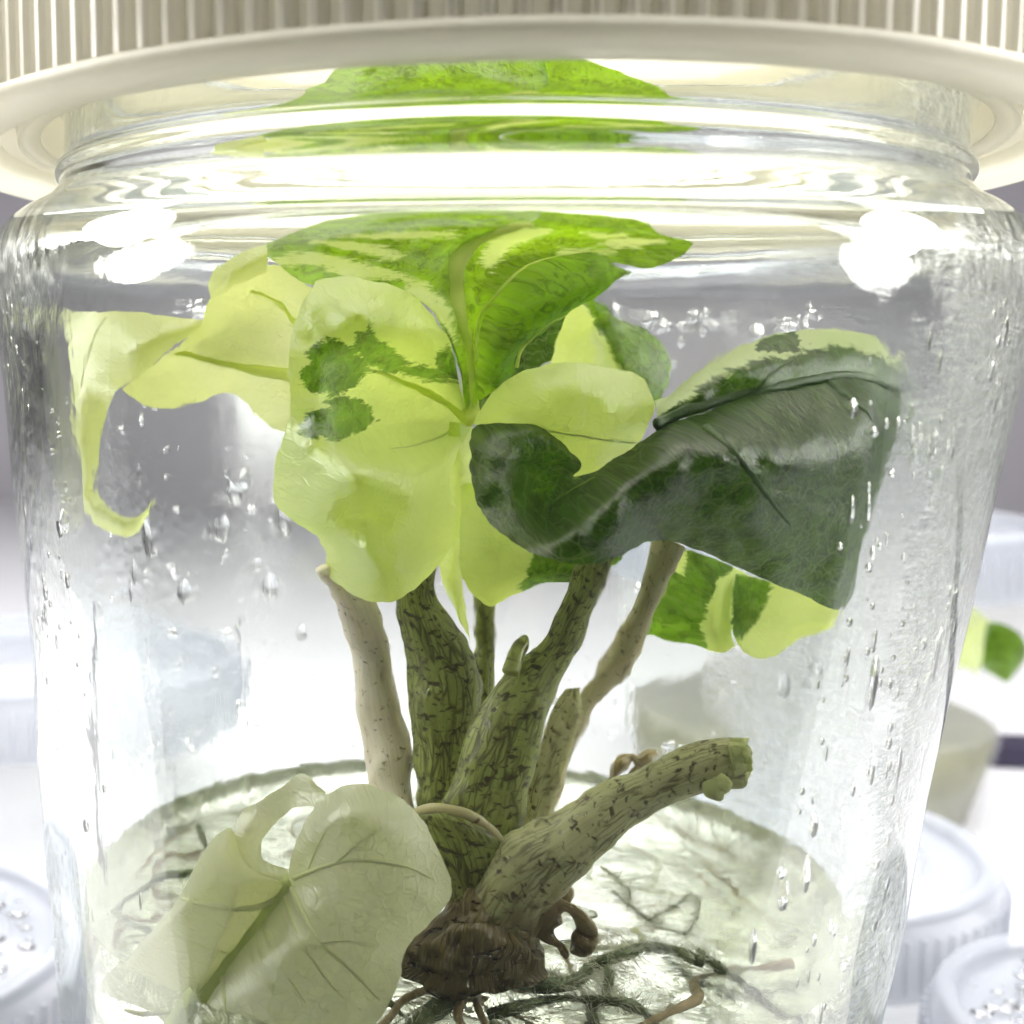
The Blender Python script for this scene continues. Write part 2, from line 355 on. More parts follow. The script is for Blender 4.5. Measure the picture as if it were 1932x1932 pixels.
# gel in the jar
GZ = -4.36
bm = bmesh.new()
def gelr(z): return r_in(z)-.02
top = []
for r in [.001]+[.08*i for i in range(1, 38)]+[3.02, 3.08, 3.13, 3.18, 3.225]:
    top.append((r, GZ+.16*max(0, (r-2.75)/.47)**2.2))
side = [(gelr(z), z) for z in (-4.5, -4.87, -5.6, -6.5, -7.2)] + [(2.7, -7.66), (2.2, -7.80), (0, -7.74)]
lathe(bm, [(0, top[0][1])]+top[1:]+side, 160)
for v in bm.verts:
    if v.co.z > H+GZ-.01:
        rr = math.hypot(v.co.x, v.co.y)
        if rr < 3.1: v.co.z += (.10*noise.noise(Vector((v.co.x*.8, v.co.y*1.4, 3))) + .045*noise.noise(Vector((v.co.x*2.2+2*noise.noise(v.co*.8), v.co.y*4.2, 7))) + .018*noise.noise(v.co*7))*min(1, (3.15-rr)*2)
for v in bm.verts: v.co.x += ax_x(v.co.z-H)
bmesh.ops.recalc_face_normals(bm, faces=bm.faces)
gel = tag(from_bm('agar_gel', bm, M_gel), 'pale green agar gel with roots in it at the bottom of the big jar', 'gel')

# lid
lid = empty('jar_lid', (0, 0, H+1.55))
tag(lid, 'milky ribbed screw lid on the large jar with the plant', 'lid')
bm = bmesh.new()
fl = smooth_prof([(4.22, 1.80), (4.36, 1.785), (4.45, 1.74), (4.46, 1.69), (4.41, 1.63), (4.27, 1.60), (4.12, 1.62), (4.02, 1.67), (4.0, 1.73), (4.0, 1.80)], 3)
lathe(bm, fl+[fl[0]], 160); bmesh.ops.remove_doubles(bm, verts=bm.verts, dist=1e-5); bmesh.ops.recalc_face_normals(bm, faces=bm.faces)
from_bm('rim', bm, M_lid, lid)
bm = bmesh.new()
sk = [(4.20, 1.80), (4.18, 3.1), (4.10, 3.28), (3.95, 3.34), (0, 3.34), (0, 3.20), (3.85, 3.20), (3.98, 3.1), (4.03, 1.80), (4.20, 1.80)]
lathe(bm, sk, 160); bmesh.ops.remove_doubles(bm, verts=bm.verts, dist=1e-5); bmesh.ops.recalc_face_normals(bm, faces=bm.faces)
from_bm('cap', bm, M_cap, lid)
bm = bmesh.new()
lathe(bm, smooth_prof([(3.88, 2.9), (3.86, 1.86), (3.82, 1.78), (3.74, 1.76), (3.68, 1.80), (3.70, 1.90), (3.76, 2.9)], 3), 128)
bmesh.ops.recalc_face_normals(bm, faces=bm.faces)
from_bm('inner_skirt', bm, M_lid, lid)
bm = bmesh.new()
for s in (-1, 1): pass
# one rib: a rounded bar standing proud of the cap
pr = [(-.048, 0), (-.042, .09), (-.02, .125), (.02, .125), (.042, .09), (.048, 0)]
lo = [bm.verts.new((x, -y, 0)) for x, y in pr]; hi = [bm.verts.new((x, -y, 1.28)) for x, y in pr]
for i in range(5): bm.faces.new((lo[i], lo[i+1], hi[i+1], hi[i]))
bm.faces.new(lo[::-1]); bm.faces.new(hi)
bmesh.ops.recalc_face_normals(bm, faces=bm.faces)
me = bpy.data.meshes.new('rib'); bm.to_mesh(me); bm.free(); me.materials.append(M_lid_rib)
NR = 150
for i in range(NR):
    a = 2*math.pi*(i+.5)/NR
    o = bpy.data.objects.new('rib', me); COL.objects.link(o); o.parent = lid
    o.location = (4.195*math.sin(a), -4.195*math.cos(a), .252); o.rotation_euler = (0, 0, a)

lid.rotation_euler = (0, R(-1.7), 0)
# ------------------------------------------------------------ the plant
plant = empty('variegated_plant', P(880, 1840, -2.0))
tag(plant, 'variegated cream and green plantlet with mottled stalks growing in the large jar', 'plant')

def in_poly(x, y, poly):
    c = False; j = len(poly)-1
    for i in range(len(poly)):
        xi, yi = poly[i]; xj, yj = poly[j]
        if (yi > y) != (yj > y) and x < (xj-xi)*(y-yi)/(yj-yi)+xi: c = not c
        j = i
    return c
def poly_dist(x, y, poly):
    d = 1e9
    for i in range(len(poly)):
        x0, y0 = poly[i-1]; x1, y1 = poly[i]; dx, dy = x1-x0, y1-y0
        t = max(0, min(1, ((x-x0)*dx+(y-y0)*dy)/(dx*dx+dy*dy+1e-9)))
        d = min(d, math.hypot(x-x0-t*dx, y-y0-t*dy))
    return d if in_poly(x, y, poly) else -d
def pig_poly(polys, width=14, base=0.0, inv=False):
    def f(x, y, s, t):
        d = max(poly_dist(x, y, p) for p in polys)
        v = max(0, min(1, .5+d/(2*width)))
        return 1-v if inv else v
    return f
def patch(bm, net, nu, nv, pig, wave=.05, uvl=None, pl=None, seed=0, jag=2.5):
    """net[row][col] = (px, py, Y); spline surface through the net"""
    rows = [crom([Vector((p[0], p[1], p[2]*100)) for p in row], nv) for row in net]
    ncol = len(rows[0]); cols = [crom([r_[j] for r_ in rows], nu) for j in range(ncol)]
    nrow = len(cols[0]); grid = []
    # arc length coordinates for an even texture
    for i in range(nrow):
        line = []
        for j in range(ncol):
            q = cols[j][i]; e = 1.0 if j in (0, ncol-1) or i in (0, nrow-1) else 0.0
            jx = jag*noise.noise(Vector((q.x*.045, q.y*.045, seed)))*e
            jy = jag*noise.noise(Vector((q.x*.045, q.y*.045, seed+9)))*e
            jx += jag*.5*noise.noise(Vector((q.x*.15, q.y*.15, seed)))*e
            Yd = q.z/100 + wave*noise.noise(Vector((q.x*.010, q.y*.010, seed+3.3)))*2 + wave*.55*noise.noise(Vector((q.x*.028, q.y*.028, seed)))
            v = keep_in(P(q.x+jx, q.y+jy, Yd))
            vert = bm.verts.new(v); vert[pl] = pig(q.x, q.y, i/(nrow-1), j/(ncol-1)); line.append(vert)
        grid.append(line)
    for i in range(nrow-1):
        for j in range(ncol-1):
            f = bm.faces.new((grid[i][j], grid[i][j+1], grid[i+1][j+1], grid[i+1][j]))
            for l in f.loops:
                px = l.vert.co; l[uvl].uv = (px.x+.35*px.y+seed*1.7, px.z-.2*px.y)
from mathutils.bvhtree import BVHTree
BVH = {}
def leaf(name, patches, m, label=None, seed=0, wave=.05, jag=2.5):
    bm = bmesh.new(); uvl = bm.loops.layers.uv.new('uv'); pl = bm.verts.layers.float.new('pig')
    for k, (net, pig) in enumerate(patches): patch(bm, net, 9, 9, pig, wave, uvl, pl, seed+k*.37, jag)
    bmesh.ops.remove_doubles(bm, verts=bm.verts, dist=.004)
    tree_ = BVHTree.FromBMesh(bm)
    o = from_bm(name, bm, m, plant); BVH[o.name] = tree_
    if label: o['label'] = label
    return o
def net(rows, Y): # rows of (x,y), Y: list of lists, or per-row list of (first, last) pairs
    out = []
    for i, r_ in enumerate(rows):
        y = Y[i] if isinstance(Y[0], (list, tuple)) else Y
        n = len(r_)
        if len(y) == n: ys = y
        else: ys = [y[0]+(y[-1]-y[0])*j/(n-1) for j in range(n)]
        out.append([(p[0], p[1], ys[j]) for j, p in enumerate(r_)])
    return out
def tube(name, pts, rads, m, parent, seg=8, n=8, world=False, squash=1.0, bumps=0.0, inside=True):
    """pts (px,py,Y) or world vectors; rads in cm; closed smooth tube"""
    V = [p if world else P(*p) for p in pts]
    if inside: V = [keep_in(v.copy(), .05) for v in V]
    c = crom(V, n); rr = crom([Vector((r_, 0)) for r_ in rads], n)
    bm = bmesh.new(); uvl = bm.loops.layers.uv.new('uv'); rings = []; L = 0; ls = []
    side = None
    for i, p in enumerate(c):
        t = (c[min(i+1, len(c)-1)]-c[max(i-1, 0)]).normalized()
        if side is None:
            side = t.cross(Vector((0, 1, 0)));
            if side.length < .1: side = t.cross(Vector((0, 0, 1)))
        side = (side - t*side.dot(t)).normalized(); b_ = t.cross(side)
        if i: L += (p-c[i-1]).length
        ls.append(L); r_ = max(rr[i].x, .002)
        r_ *= 1+bumps*noise.noise(p*4)
        rings.append([bm.verts.new(p+side*math.cos(a)*r_+b_*math.sin(a)*r_*squash) for a in (2*math.pi*k/seg for k in range(seg))])
    for i in range(len(rings)-1):
        for k in range(seg):
            k2 = (k+1) % seg
            f = bm.faces.new((rings[i][k], rings[i][k2], rings[i+1][k2], rings[i+1][k]))
            uvs = ((k, i), (k+1, i), (k+1, i+1), (k, i+1))
            for l, (a, b2) in zip(f.loops, uvs): l[uvl].uv = (a/seg*2*math.pi*r_, ls[b2])
    bm.faces.new(rings[0][::-1]); bm.faces.new(rings[-1])
    bmesh.ops.recalc_face_normals(bm, faces=bm.faces)
    return from_bm(name, bm, m, parent)
def loft(name, st, m, parent, k=.75, seg=28, n=8, label=None, rough=.02):
    """stalk from left and right edges: (lx, ly, rx, ry, Y)"""
    cs = crom([(P(a, b, Y)+P(c, d, Y))*.5 for a, b, c, d, Y in st], n)
    ha = crom([(P(c, d, Y)-P(a, b, Y))*.5 for a, b, c, d, Y in st], n)
    bm = bmesh.new(); uvl = bm.loops.layers.uv.new('uv'); rings = []; L = 0; ls = []
    for i, p in enumerate(cs):
        t = (cs[min(i+1, len(cs)-1)]-cs[max(i-1, 0)]).normalized()
        a_ = ha[i]; b_ = t.cross(a_).normalized()*a_.length*k
        if i: L += (p-cs[i-1]).length
        ls.append(L); ring = []
        for q in range(seg):
            an = 2*math.pi*q/seg
            v = p+a_*math.cos(an)+b_*math.sin(an)
            v += (v-p).normalized()*rough*2*(noise.noise(v*2.2)+.5*noise.noise(v*7))
            ring.append(bm.verts.new(v))
        rings.append(ring)
    for i in range(len(rings)-1):
        w_ = ha[i].length
        for q in range(seg):
            q2 = (q+1) % seg
            f = bm.faces.new((rings[i][q], rings[i][q2], rings[i+1][q2], rings[i+1][q]))
            uvs = ((q, i), (q+1, i), (q+1, i+1), (q, i+1))
            for l, (a, b2) in zip(f.loops, uvs): l[uvl].uv = (a/seg*6.28*.42, ls[b2])
    bm.faces.new(rings[0][::-1]); bm.faces.new(rings[-1])
    bmesh.ops.recalc_face_normals(bm, faces=bm.faces)
    o = from_bm(name, bm, m, parent)
    if label: o['label'] = label
    return o
flat0 = lambda x, y, s, t: 0.0
flat1 = lambda x, y, s, t: 1.0
def rib(parent, pts, r0, r1, m, name='vein'):
    """a vein laid on the surface of its leaf"""
    c = crom([Vector((p[0], p[1], p[2]*100)) for p in pts], 5); tr_ = BVH[parent.name]; out = []
    dep = None
    for q in c:
        d = (_f + _r*((q.x-PPX)/FPX) - _u*((q.y-966)/FPX)).normalized()
        hit = tr_.ray_cast(CAM, d)[0]
        if hit is not None: dep = (hit-CAM).length; out.append(hit)
        elif dep: out.append(CAM+d*dep)
        else: out.append(P(q.x, q.y, q.z/100))
    rads = [r0+(r1-r0)*i/(len(out)-1) for i in range(len(out))]
    # even out small steps
    for _ in range(2): out = [out[0]]+[(out[i-1]+out[i]*2+out[i+1])/4 for i in range(1, len(out)-1)]+[out[-1]]
    rads[-1] *= .5
    return tube(name, out, rads, m, parent, seg=7, n=2, squash=.55, bumps=.2, world=True, inside=False)

# --- cream leaf facing the lens, green blotches
A = net([
 [(600,514),(650,505),(720,520),(775,545),(800,566)],
 [(562,600),(640,590),(720,600),(790,620),(850,640)],
 [(550,700),(630,690),(710,700),(790,725),(874,752)],
 [(552,780),(630,790),(710,800),(800,805),(888,802)],
 [(524,870),(610,880),(700,890),(780,890),(852,880)],
 [(528,950),(610,965),(690,975),(770,975),(862,965)],
 [(606,1012),(660,1040),(720,1050),(780,1045),(846,1035)],
 [(620,1080),(668,1114),(715,1128),(757,1122),(806,1085)]],
 [(-1.55,-1.75,-1.65,-1.45,-1.25),(-1.9,-2.15,-2.0,-1.6,-1.2),(-2.0,-2.05,-1.5,-1.0,-1.1),(-2.05,-2.2,-1.7,-1.15,-1.15),
  (-1.95,-2.45,-2.7,-2.25,-1.45),(-1.9,-2.35,-2.45,-2.2,-1.6),(-1.9,-2.2,-2.35,-2.15,-1.7),(-1.8,-2.0,-2.1,-2.0,-1.7)])
z2 = lambda l: [(478.7+x*.2478, 478.7+y*.2478) for x, y in l]
blot = [z2([(380,910),(440,840),(430,740),(480,670),(580,630),(660,620),(760,700),(850,790),(960,880),(880,900),(800,1000),(700,1040),(760,1070),(900,1150),(970,1270),(850,1320),(700,1390),(440,1400),(360,1340),(440,1180),(620,1170),(570,1100),(660,1070),(470,1040),(400,990)]),
        z2([(770,640),(820,570),(870,600),(905,530),(950,620),(1040,680),(1160,800),(1180,880),(1080,920),(950,880),(850,780),(770,700)]),
        z2([(1150,830),(1300,850),(1400,860),(1400,740),(1500,690),(1600,800),(1620,960),(1500,970),(1300,970),(1150,910)])]
Aleaf = leaf('leaf', [(A, pig_poly(blot, 20))], M_leaf, 'cream leaf facing the viewer with ragged dark green blotches', 1.0, .10, 3)
rib(Aleaf, [(889,792,-1.33),(862,772,-1.42),(838,756,-1.52),(788,731,-1.66),(751,714,-1.78),(712,698,-1.93)], .045, .012, M_rib_lime, 'midrib')
rib(Aleaf, [(868,800,-1.5),(835,818,-1.75),(790,835,-2.0),(740,842,-2.2)], .016, .006, M_rib_soft)
# strip and cream lobe behind its lower edge
F = net([[(846,795),(868,795),(890,800)],[(846,880),(870,885),(893,900)],[(846,960),(866,970),(884,980)],[(836,1030),(858,1050),(874,1070)],[(832,1075),(858,1110),(880,1150)],[(862,1150),(874,1175),(888,1205)]],
 [(-1.2,-1.25,-1.15)]*6)
E = net([[(872,900),(870,1000),(871,1070),(893,1115)],[(930,930),(930,1010),(925,1080),(925,1133)],[(990,960),(985,1040),(982,1080),(972,1113)],
 [(1050,1000),(1048,1040),(1045,1072),(1040,1092)],[(1110,1000),(1110,1040),(1110,1068),(1108,1088)],[(1175,990),(1174,1015),(1173,1035),(1170,1048)]],
 [(-1.2,-1.5,-1.6,-1.4),(-1.2,-1.6,-1.7,-1.5),(-1.1,-1.6,-1.65,-1.4),(-1.1,-1.5,-1.5,-1.3),(-1.1,-1.5,-1.5,-1.3),(-1.0,-1.3,-1.3,-1.2)])
leaf('leaf', [(F, flat0), (E, lambda x, y, s, t: max(0, min(1, .5+(x-(1000-.35*(y-1050)))/44)))], M_leaf, 'small cream leaf with a green right edge under the dark leaf', 2.0, .04)

# --- tall variegated leaf at the top
TL = net([
 [(890,782),(886,778),(884,772),(881,764)],
 [(885,702),(876,690),(866,676),(857,655)],
 [(873,627),(845,605),(822,585),(798,558)],
 [(859,553),(806,546),(756,540),(716,526)],
 [(862,465),(782,485),(700,510),(640,521)],
 [(908,393),(780,415),(660,455),(583,521)],
 [(960,350),(790,345),(620,385),(516,462)],
 [(1000,290),(820,290),(640,330),(492,402)],
 [(1030,200),(840,180),(670,220),(560,300)],
 [(1020,110),(860,80),(700,110),(590,200)]],
 [(-1.05,-1.1,-1.15,-1.2),(-1.0,-1.1,-1.2,-1.2),(-.95,-1.15,-1.3,-1.3),(-.95,-1.2,-1.35,-1.3),(-.95,-1.25,-1.4,-1.2),(-.95,-1.3,-1.4,-1.0),
  (-1.0,-1.2,-1.3,-.8),(-1.0,-1.1,-1.1,-.6),(-.9,-.9,-.8,-.4),(-.7,-.7,-.6,-.2)])
TR = net([
 [(890,782),(893,775),(896,765),(900,752)],
 [(885,702),(893,690),(900,675),(907,655)],
 [(873,627),(892,605),(910,590),(930,560)],
 [(859,553),(900,530),(940,510),(985,492)],
 [(862,465),(930,462),(1000,460),(1060,462)],
 [(908,393),(980,405),(1070,435),(1160,470)],
 [(960,350),(1060,365),(1160,410),(1242,481)],
 [(1000,290),(1130,325),(1240,368),(1311,398)],
 [(1020,220),(1120,260),(1200,300),(1250,345)],
 [(1010,100),(1090,130),(1170,160),(1235,210)]],
 [(-1.05,-1.1,-1.15,-1.2),(-1.0,-.95,-1.0,-1.05),(-.95,-.8,-.85,-1.0),(-.95,-.7,-.75,-1.0),(-.95,-.6,-.6,-.9),(-.95,-.55,-.45,-.8),
  (-1.0,-.5,-.4,-.6),(-1.0,-.6,-.3,-.4),(-.9,-.5,-.2,-.2),(-.7,-.4,-.1,0)])
FLP = net([
 [(900,752),(915,747),(940,730),(970,705)],
 [(904,651),(930,660),(955,665),(980,662)],
 [(932,556),(970,572),(1020,592),(1068,588)],
 [(985,492),(1030,512),(1080,540),(1122,554)],
 [(1047,455),(1090,475),(1130,500),(1160,520)],
 [(1114,440),(1140,455),(1168,480),(1194,495)]],
 [(-1.2,-1.3,-1.35,-1.2),(-1.1,-1.45,-1.5,-1.3),(-1.05,-1.5,-1.6,-1.4),(-1.02,-1.45,-1.6,-1.45),(-1.0,-1.3,-1.4,-1.3),(-.9,-1.05,-1.1,-1.05)])
cr_top = [[(930,500),(905,470),(925,400),(960,350),(1005,330),(1050,335),(1020,372),(960,430)],
          [(505,470),(520,440),(600,440),(680,470),(760,505),(745,512),(660,505),(590,470)],
          [(590,400),(650,395),(720,425),(770,450),(740,462),(660,430)],
          [(640,372),(700,366),(860,358),(860,380),(760,392),(680,388)],
          [(760,505),(800,520),(850,580),(860,640),(830,600),(780,550)],
          [(1100,345),(1200,350),(1190,372),(1120,380)],
          [(1060,425),(1130,428),(1175,418),(1165,440),(1100,452),(1050,452)],
          [(1180,372),(1250,380),(1262,395),(1190,420),(1130,410)]]
pt = pig_poly(cr_top, 26, inv=True)
T = leaf('leaf', [(TL, lambda x, y, s, t: pt(x, y, s, t)*.92), (TR, pt), (FLP, lambda x, y, s, t: 1.0)], M_leaf_top, 'tall green leaf streaked with cream reaching up to the jar neck', 3.0, .07, 3)
rib(T, [(893,790,-1.22),(889,740,-1.22),(885,690,-1.2),(873,627,-1.16),(860,565,-1.14),(857,510,-1.14),(868,450,-1.12),(908,390,-1.12),(958,345,-1.12),(1000,290,-1.1)], .058, .10, M_rib_lime, 'midrib')
rib(T, [(903,680,-1.2),(907,610,-1.2),(922,575,-1.2),(950,535,-1.2),(985,492,-1.18),(1047,455,-1.12),(1114,438,-1.0),(1165,433,-.9)], .022, .02, M_rib_lime, 'vein')
rib(T, [(975,690,-1.42),(985,655,-1.5),(1025,612,-1.6),(1070,588,-1.55)], .016, .008, M_rib_lime, 'vein')
# dark pieces behind it
G = net([[(1072,560),(1062,600),(1050,640),(1044,678)],[(1040,590),(1030,620),(1020,650),(1010,690)],[(990,640),(985,660),(978,690),(975,720)],[(940,690),(935,705),(925,730),(915,770)],[(900,712),(900,730),(900,755),(900,785)]],
 [(-.9,-.9,-.9,-.9)]*5)
leaf('leaf', [(G, flat1)], M_leaf_dark, 'dark green leaf half hidden behind the stalk of the top leaf', 4.0, .04)
# cream leaf with green right margin behind
HI = net([[(1055,575),(1088,562),(1103,556),(1116,555)],[(1045,620),(1100,610),(1135,600),(1172,596)],[(1042,660),(1110,650),(1150,640),(1228,622)],
 [(1048,690),(1120,690),(1180,690),(1263,668)],[(1100,720),(1160,730),(1210,730),(1264,712)],[(1180,760),(1205,768),(1220,770),(1238,760)]],
 [(.2,.1,0,0),(.25,.1,0,.1),(.3,.1,-.05,.15),(.3,.1,-.1,.15),(.2,.1,-.1,.1),(.1,0,0,0)])
leaf('leaf', [(HI, lambda x, y, s, t: max(0, min(1, .5+(x-(1103+(y-571)*.55))/32)))], M_leaf, 'cream leaf with a broad green right margin, right of the top leaf', 5.0, .04)

# --- pale oval underside
J = net([[(928,738),(980,700),(1050,682),(1120,686),(1180,697),(1214,714)],
 [(908,770),(980,745),(1050,735),(1120,735),(1180,745),(1231,755)],
 [(896,800),(970,795),(1040,785),(1110,785),(1165,790),(1222,790)],
 [(940,822),(1005,840),(1060,842),(1110,842),(1160,838),(1206,828)],
 [(1000,860),(1040,895),(1080,905),(1115,900),(1145,885),(1178,855)]],
 [(-1.3,-1.5,-1.65,-1.6,-1.5,-1.35),(-1.3,-1.65,-1.9,-1.85,-1.65,-1.45),(-1.3,-1.6,-1.85,-1.85,-1.7,-1.5),(-1.35,-1.5,-1.65,-1.7,-1.6,-1.45),(-1.3,-1.4,-1.5,-1.55,-1.5,-1.4)])
Jl = leaf('leaf', [(J, flat0)], M_leaf, 'plain pale oval lobe above the dark curled leaf', 6.0, .05, 2)
rib(Jl, [(925,798,-1.5),(985,800,-1.72),(1060,812,-1.84),(1130,824,-1.8),(1200,832,-1.6)], .012, .006, M_rib_soft)

# --- dark twisted leaf
DL = net([
 [(890,806),(900,800),(910,797),(922,795),(932,794)],
 [(887,850),(922,828),(960,812),(1000,800),(1020,800)],
 [(895,925),(938,888),(985,858),(1035,835),(1072,842)],
 [(930,985),(968,945),(1005,908),(1050,878),(1094,868)],
 [(1000,1033),(1014,998),(1028,965),(1048,930),(1082,893)],
 [(1090,1057),(1080,1018),(1074,975),(1084,928),(1110,888)],
 [(1160,1043),(1146,1000),(1137,950),(1138,900),(1148,866)],
 [(1225,1012),(1207,960),(1192,908),(1188,868),(1198,836)],
 [(1300,1026),(1288,960),(1266,890),(1246,832),(1250,798)],
 [(1400,1070),(1388,1000),(1366,915),(1338,838),(1312,778)],
 [(1500,1112),(1490,1030),(1470,930),(1440,830),(1405,742)],
 [(1590,1140),(1580,1050),(1562,940),(1540,830),(1520,722)],
 [(1632,1015),(1650,950),(1650,880),(1640,800),(1620,708)],
 [(1672,900),(1692,855),(1700,815),(1704,775),(1704,738)]],
 [(-1.7,-1.7,-1.7,-1.7,-1.6),(-1.9,-1.9,-1.85,-1.7,-1.6),(-2.2,-2.1,-1.9,-1.75,-1.65),(-2.45,-2.2,-1.8,-1.75,-1.9),(-2.6,-2.35,-1.95,-1.75,-2.0),
  (-2.6,-2.6,-2.45,-2.2,-2.0),(-2.45,-2.6,-2.6,-2.35,-2.0),(-2.25,-2.5,-2.6,-2.35,-1.9),(-2.1,-2.4,-2.6,-2.45,-1.9),(-1.9,-2.2,-2.45,-2.5,-1.75),
  (-1.7,-2.0,-2.25,-2.35,-1.6),(-1.4,-1.7,-2.0,-2.1,-1.4),(-.9,-1.3,-1.6,-1.7,-1.15),(-.6,-.8,-.9,-.95,-.8)])
DU = net([
 [(1235,798),(1235,786),(1234,770),(1232,750)],
 [(1312,778),(1290,752),(1272,740),(1258,742)],
 [(1405,742),(1372,702),(1338,685),(1312,702)],
 [(1520,722),(1482,672),(1430,644),(1375,660)],
 [(1620,708),(1590,655),(1530,622),(1458,632)],
 [(1705,738),(1700,680),(1660,632),(1580,616)]],
 [(-1.9,-1.8,-1.7,-1.6),(-1.75,-1.75,-1.6,-1.3),(-1.6,-1.6,-1.4,-1.0),(-1.4,-1.4,-1.1,-.7),(-1.15,-1.1,-.8,-.4),(-.8,-.7,-.5,-.2)])
def pdu(x, y, s, t): return max(0, min(1, 1.05-t*1.5 + (.55 if 1420 < x < 1500 and y < 660 else 0)))
Dl = leaf('leaf', [(DL, lambda x, y, s, t: .98), (DU, pdu)], M_leaf_dark, 'large dark green twisted leaf with a glossy back pressed to the right wall', 7.0, .06, 3)
rib(Dl, [(1232,798,-1.95),(1300,768,-1.84),(1400,740,-1.68),(1500,718,-1.5),(1600,706,-1.28),(1660,716,-1.08),(1712,742,-.85)], .045, .03, M_rib_dark, 'midrib')
rib(Dl, [(1322,800,-2.2),(1352,826,-2.45),(1390,868,-2.52),(1420,910,-2.45),(1455,955,-2.32),(1480,985,-2.2)], .03, .010, M_rib_dark)
rib(Dl, [(1560,716,-1.42),(1598,748,-1.75),(1640,790,-1.75),(1690,850,-1.4)], .03, .010, M_rib_dark)
rib(Dl, [(1420,732,-1.66),(1450,700,-1.55),(1490,676,-1.4)], .02, .008, M_rib_dark)
rib(Dl, [(1040,948,-1.98),(1070,925,-2.15),(1120,895,-2.28)], .018, .008, M_fold)
rib(Dl, [(1038,950,-1.95),(1030,985,-2.3),(1036,1010,-2.5)], .012, .008, M_rib_dark)

# --- lower right curled leaf
K1 = net([[(1266,1020),(1252,1080),(1234,1140),(1214,1186)],[(1302,1030),(1290,1090),(1275,1150),(1264,1202)],[(1345,1045),(1330,1100),(1320,1160),(1315,1213)],
 [(1390,1065),(1365,1110),(1350,1170),(1358,1225)],[(1415,1080),(1392,1120),(1378,1175),(1387,1216)]],
 [(.1,0,0,.1),(.0,-.2,-.2,0),(.0,-.3,-.4,-.1),(.0,-.35,-.5,-.3),(.2,-.1,-.3,-.2)])
K2 = net([[(1385,1075),(1378,1120),(1376,1170),(1390,1210)],[(1420,1080),(1410,1140),(1405,1190),(1427,1237)],[(1475,1095),(1472,1150),(1470,1190),(1464,1232)],
 [(1535,1115),(1530,1150),(1525,1175),(1512,1202)],[(1605,1140),(1602,1155),(1598,1168),(1590,1180)]],
 [(-.2,-.4,-.5,-.5),(-.1,-.2,-.3,-.6),(0,-.1,-.2,-.4),(.1,.1,0,0),(.3,.3,.3,.3)])
k1p = pig_poly([[(1353,1090),(1390,1060),(1420,1060),(1400,1240),(1345,1240),(1318,1180)], [(1230,1020),(1300,1030),(1290,1080),(1250,1060)]], 18, inv=True)
k2p = pig_poly([[(1378,1070),(1462,1090),(1450,1130),(1400,1204),(1378,1185)]], 16)
leaf('leaf', [(K1, k1p), (K2, k2p)], M_leaf, 'small curled leaf striped green and cream at the end of the thin right stalk', 8.0, .04, 2)

# --- left cream leaf and its rolled ribbon
L = net([
 [(592,530),(582,620),(572,695),(562,760),(540,813)],
 [(520,470),(520,590),(512,690),(506,750),(500,802)],
 [(455,500),(450,600),(450,680),(447,712),(436,743)],
 [(398,550),(405,620),(400,672),(390,712),(372,757)],
 [(378,600),(370,640),(350,666),(322,710),(290,764)],
 [(366,612),(342,645),(310,670),(270,702),(228,730)]],
 [(-.8,-.7,-.75,-.7,-.6),(-.7,-.5,-.65,-.5,-.35),(-.6,-.35,-.55,-.35,-.2),(-.6,-.4,-.5,-.3,-.1),(-.7,-.5,-.5,-.3,-.2),(-.8,-.7,-.6,-.4,-.4)])
LF = net([[(497,396),(503,440),(500,490)],[(450,432),(460,475),(468,512)],[(408,470),(425,505),(430,535)],[(391,515),(396,540),(398,560)]],
 [(-.9,-1.1,-1.0),(-.9,-1.15,-1.0),(-.85,-1.1,-.95),(-.8,-.85,-.8)])
Rb = net([
 [(380,600),(379,604),(378,609),(376,614)],
 [(300,585),(308,605),(315,630),(322,657)],
 [(229,576),(245,610),(262,650),(276,703)],
 [(150,580),(175,630),(200,680),(228,727)],
 [(80,602),(110,660),(160,710),(212,750)],
 [(76,700),(105,735),(145,765),(196,790)],
 [(77,800),(100,815),(135,830),(177,835)],
 [(79,885),(105,890),(135,894),(165,900)],
 [(92,947),(120,942),(145,936),(171,930)],
 [(150,988),(165,975),(185,962),(203,962)],
 [(226,1012),(232,1000),(238,985),(246,972)],
 [(264,990),(269,978),(272,968),(276,957)],
 [(294,940),(295,938),(296,936),(297,934)]],
 [(-.8,-.8,-.8,-.8),(-.7,-.95,-1.05,-.9),(-.4,-.8,-1.05,-.9),(-.1,-.5,-.8,-.8),(-.2,-.4,-.7,-.8),(-.2,-.5,-.75,-.7),(-.2,-.5,-.7,-.6),(-.2,-.4,-.5,-.5),
  (-.1,-.4,-.5,-.4),(-.1,-.4,-.5,-.4),(0,-.3,-.4,-.3),(.1,0,-.1,0),(.2,.2,.2,.2)])
Ll = leaf('leaf', [(L, flat0), (LF, flat0), (Rb, lambda x, y, s, t: .42 if (x > 272 and y > 900) else 0.0)], M_leaf_bright, 'long cream leaf curling back along the left wall', 9.0, .04, 2.5)
rib(Ll, [(556,707,-.95),(500,702,-.82),(440,690,-.72),(380,674,-.68),(322,660,-.78)], .055, .02, M_rib_lime, 'midrib')
rib(Ll, [(566,618,-.85),(540,580,-.75),(505,553,-.7),(465,538,-.65)], .03, .012, M_rib_lime)
rib(Ll, [(205,588,-.65),(175,625,-.62),(155,670,-.66),(140,730,-.78),(128,800,-.72)], .02, .008, M_rib_pale)

